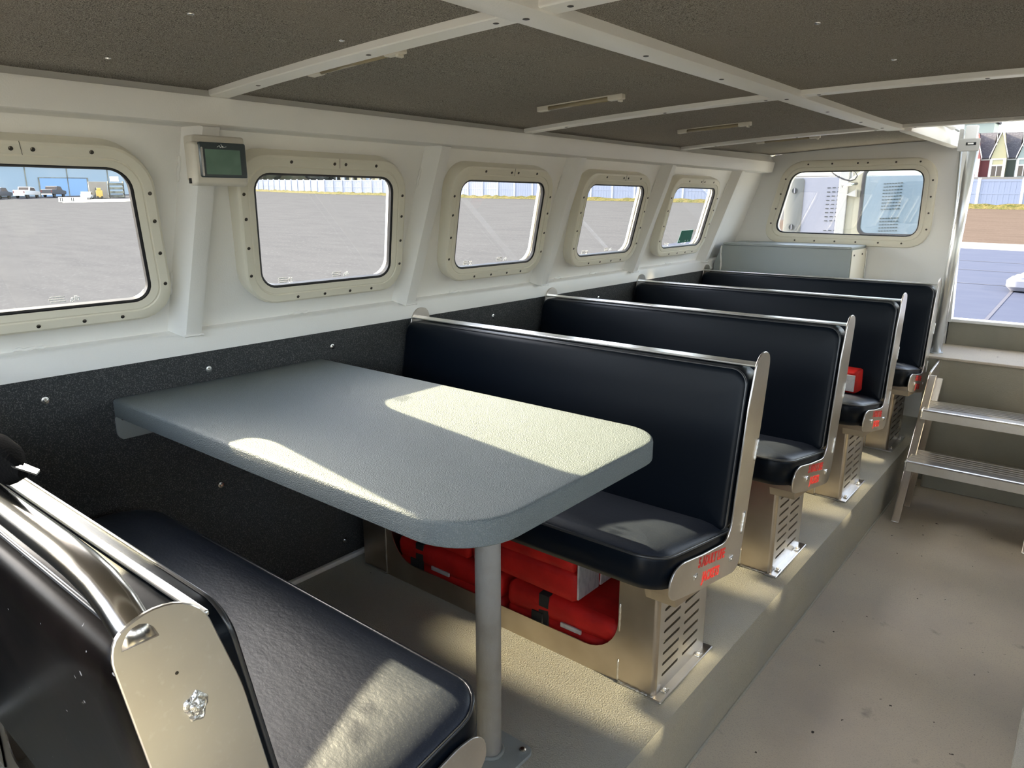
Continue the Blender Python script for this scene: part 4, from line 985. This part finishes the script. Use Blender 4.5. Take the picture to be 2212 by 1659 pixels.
# foredeck with louvred cabinets and the tinted wheelhouse window
o = G().box((-2.6, YB+.05, -.30), (.9, 10.2, -.20)).obj('floor_foredeck', M['deck']); tag(o, kind='structure')
cb = empty('louvred_cabinet', (-2.0, 7.5, -.20)); tag(cb, 'grey metal cabinet with louvre slots and round latches standing on the foredeck', 'cabinet')
def cl_(v): return Vector(v)-Vector((-2.0, 7.5, -.20))
G().loft([[cl_((a, y, b)) for a, b in rrect(-2.60, -1.14, -.20, 1.487, .03, 4, i)] for i, y in ((.004, 7.502), (0, 7.508), (0, 8.1))]).obj('cabinet_body', M['cab_light'], cb, auto=40)
G().loft([[cl_((a, y, b)) for a, b in rrect(-2.595, -2.425, -.16, 1.478, .025, 4, i)] for i, y in ((0, 7.50), (0, 7.495), (.003, 7.493))]).obj('corner_panel', M['cab_grey'], cb, auto=40)
for z in (1.36, 1.01):
    h_ = G().tube([cl_((-2.51, 7.493, z)), cl_((-2.51, 7.487, z))], .027, 20).obj('round_latch', M['slot'], cb)
    G().rbox(tuple(cl_((-2.514, 7.482, z-.024))), tuple(cl_((-2.506, 7.488, z+.024))), .002).obj('latch_bar', M['cab_light'], h_)
for xa, nn, rows in ((-2.205, 7, [1.385-.0385*k for k in range(9)]+[.985-.0385*k for k in range(5)]), (-1.712, 7, [1.415-.0285*k for k in range(9)]+[1.105-.0285*k for k in range(5)])):
    g = G()
    wS = .028 if xa < -2 else .0165; pS = .047 if xa < -2 else .0235
    for z in rows:
        for k in range(nn): g.box(tuple(cl_((xa+k*pS, 7.497, z-.0045+k*.0012))), tuple(cl_((xa+k*pS+wS, 7.5035, z+.0025+k*.0012))))
    so = g.obj('louvre_slots', M['slot'], cb); so['kind'] = 'stuff'
wc = empty('wheelhouse_window', (-1.4, 6.2, -.20)); tag(wc, 'cream column and tinted side window of the wheelhouse forward of the bulkhead', 'wheelhouse')
def wl(v): return Vector(v)-Vector((-1.4, 6.2, -.20))
G().rbox(tuple(wl((-1.745, 6.22, -.2))), tuple(wl((-1.675, 6.30, 1.75))), .006).obj('pale_post', M['pale'], wc)
G().prism([tuple(wl((x, 0, z)))[::2] for x, z in ((-1.68, -.2), (-1.60, -.2), (-1.60, 1.75), (-1.655, 1.75), (-1.655, 1.44), (-1.68, 1.40))], 'y', .04, .10).obj('cream_post', M['cream'], wc)
def tw(o_): return rrect(-1.555, -1.05, 1.015, 1.50, .055, 7, o_)
ox = [(a, b) for a, b in ((-1.62, -.2), (-.98, -.2), (-.98, 1.75), (-1.62, 1.75))]
holed('window_wall', [tuple(wl((a, 0, b)))[::2] for a, b in ox], [[tuple(wl((a, 0, b)))[::2] for a, b in tw(-.012)]], lambda a, b, c: (a, .03+c, b), M['cream'], wc, thick=.03)
G().loft([[wl((a, 6.2+d, b)) for a, b in tw(o_)] for o_, d in ((-.026, .03), (-.024, .018), (-.014, .014), (.002, .018), (.002, .04))], False, False).obj('gasket', M['gasket'], wc, auto=40)
lp = [wl((a, 6.225, b)) for a, b in tw(0)]; link_mesh('tinted_pane', lp, [tuple(range(len(lp)))], M['glass_tint'], wc)
G().tube([wl(p) for p in ((-1.80, 6.12, 1.50), (-1.76, 6.1, 1.465), (-1.72, 6.1, 1.44), (-1.67, 6.1, 1.418), (-1.63, 6.1, 1.410), (-1.60, 6.1, 1.42), (-1.585, 6.1, 1.445), (-1.61, 6.12, 1.47), (-1.66, 6.14, 1.49))], .006, 8).obj('hose', M['gasket'], wc, smooth=True)
G().tube([wl((-1.53, 6.12, 1.50)), wl((-1.64, 6.12, 1.41))], .008, 8).obj('stay_rod', M['beige'], wc, smooth=True)
G().tube([wl((-1.685, 6.10, 1.375)), wl((-1.640, 6.13, 1.385)), wl((-1.61, 6.2, 1.39))], [.018, .014, .014], 12).obj('hinge_knob', M['steel'], wc, smooth=True)
G().prism([tuple(wl((x, 0, z)))[::2] for x, z in ((-1.672, 1.305), (-1.605, 1.345), (-1.602, 1.29))], 'y', -.03, .05).obj('gusset', M['pale'], wc)
# pontoon-like float on the slab, cut off by the right edge of the picture
fl = empty('pontoon_float', (-1.25, 21.9, gz(-1.25, 21.9)), 0); tag(fl, 'pale low float with raised lid resting on the slab with painted shade beyond the doorway', 'float')
G().loft([[(a, b, z) for a, b in rrect(-.62, 1.3, -.75, .55, .25, 5, i)] for i, z in ((.10, .02), (0, .12), (0, .26), (.04, .30))])  .obj('hull', M['cab_light'], fl, auto=40)
G().loft([[(a, b, z) for a, b in rrect(-.50, 1.2, -.62, .45, .2, 5, i)] for i, z in ((0, .29), (0, .34), (.02, .355))]).obj('deck_lid', M['cab_light'], fl, auto=40)
G().rbox((-.05, -.1, .34), (.9, .3, .62), .04).obj('console_box', M['cab_light'], fl)
G().loft([[(a, b, z) for a, b in rrect(-.55, .9, 1.0, 2.6, .35, 5, i)] for i, z in ((.08, .02), (0, .10), (0, .22), (.05, .25))]).obj('rear_float', M['cab_light'], fl, auto=40)
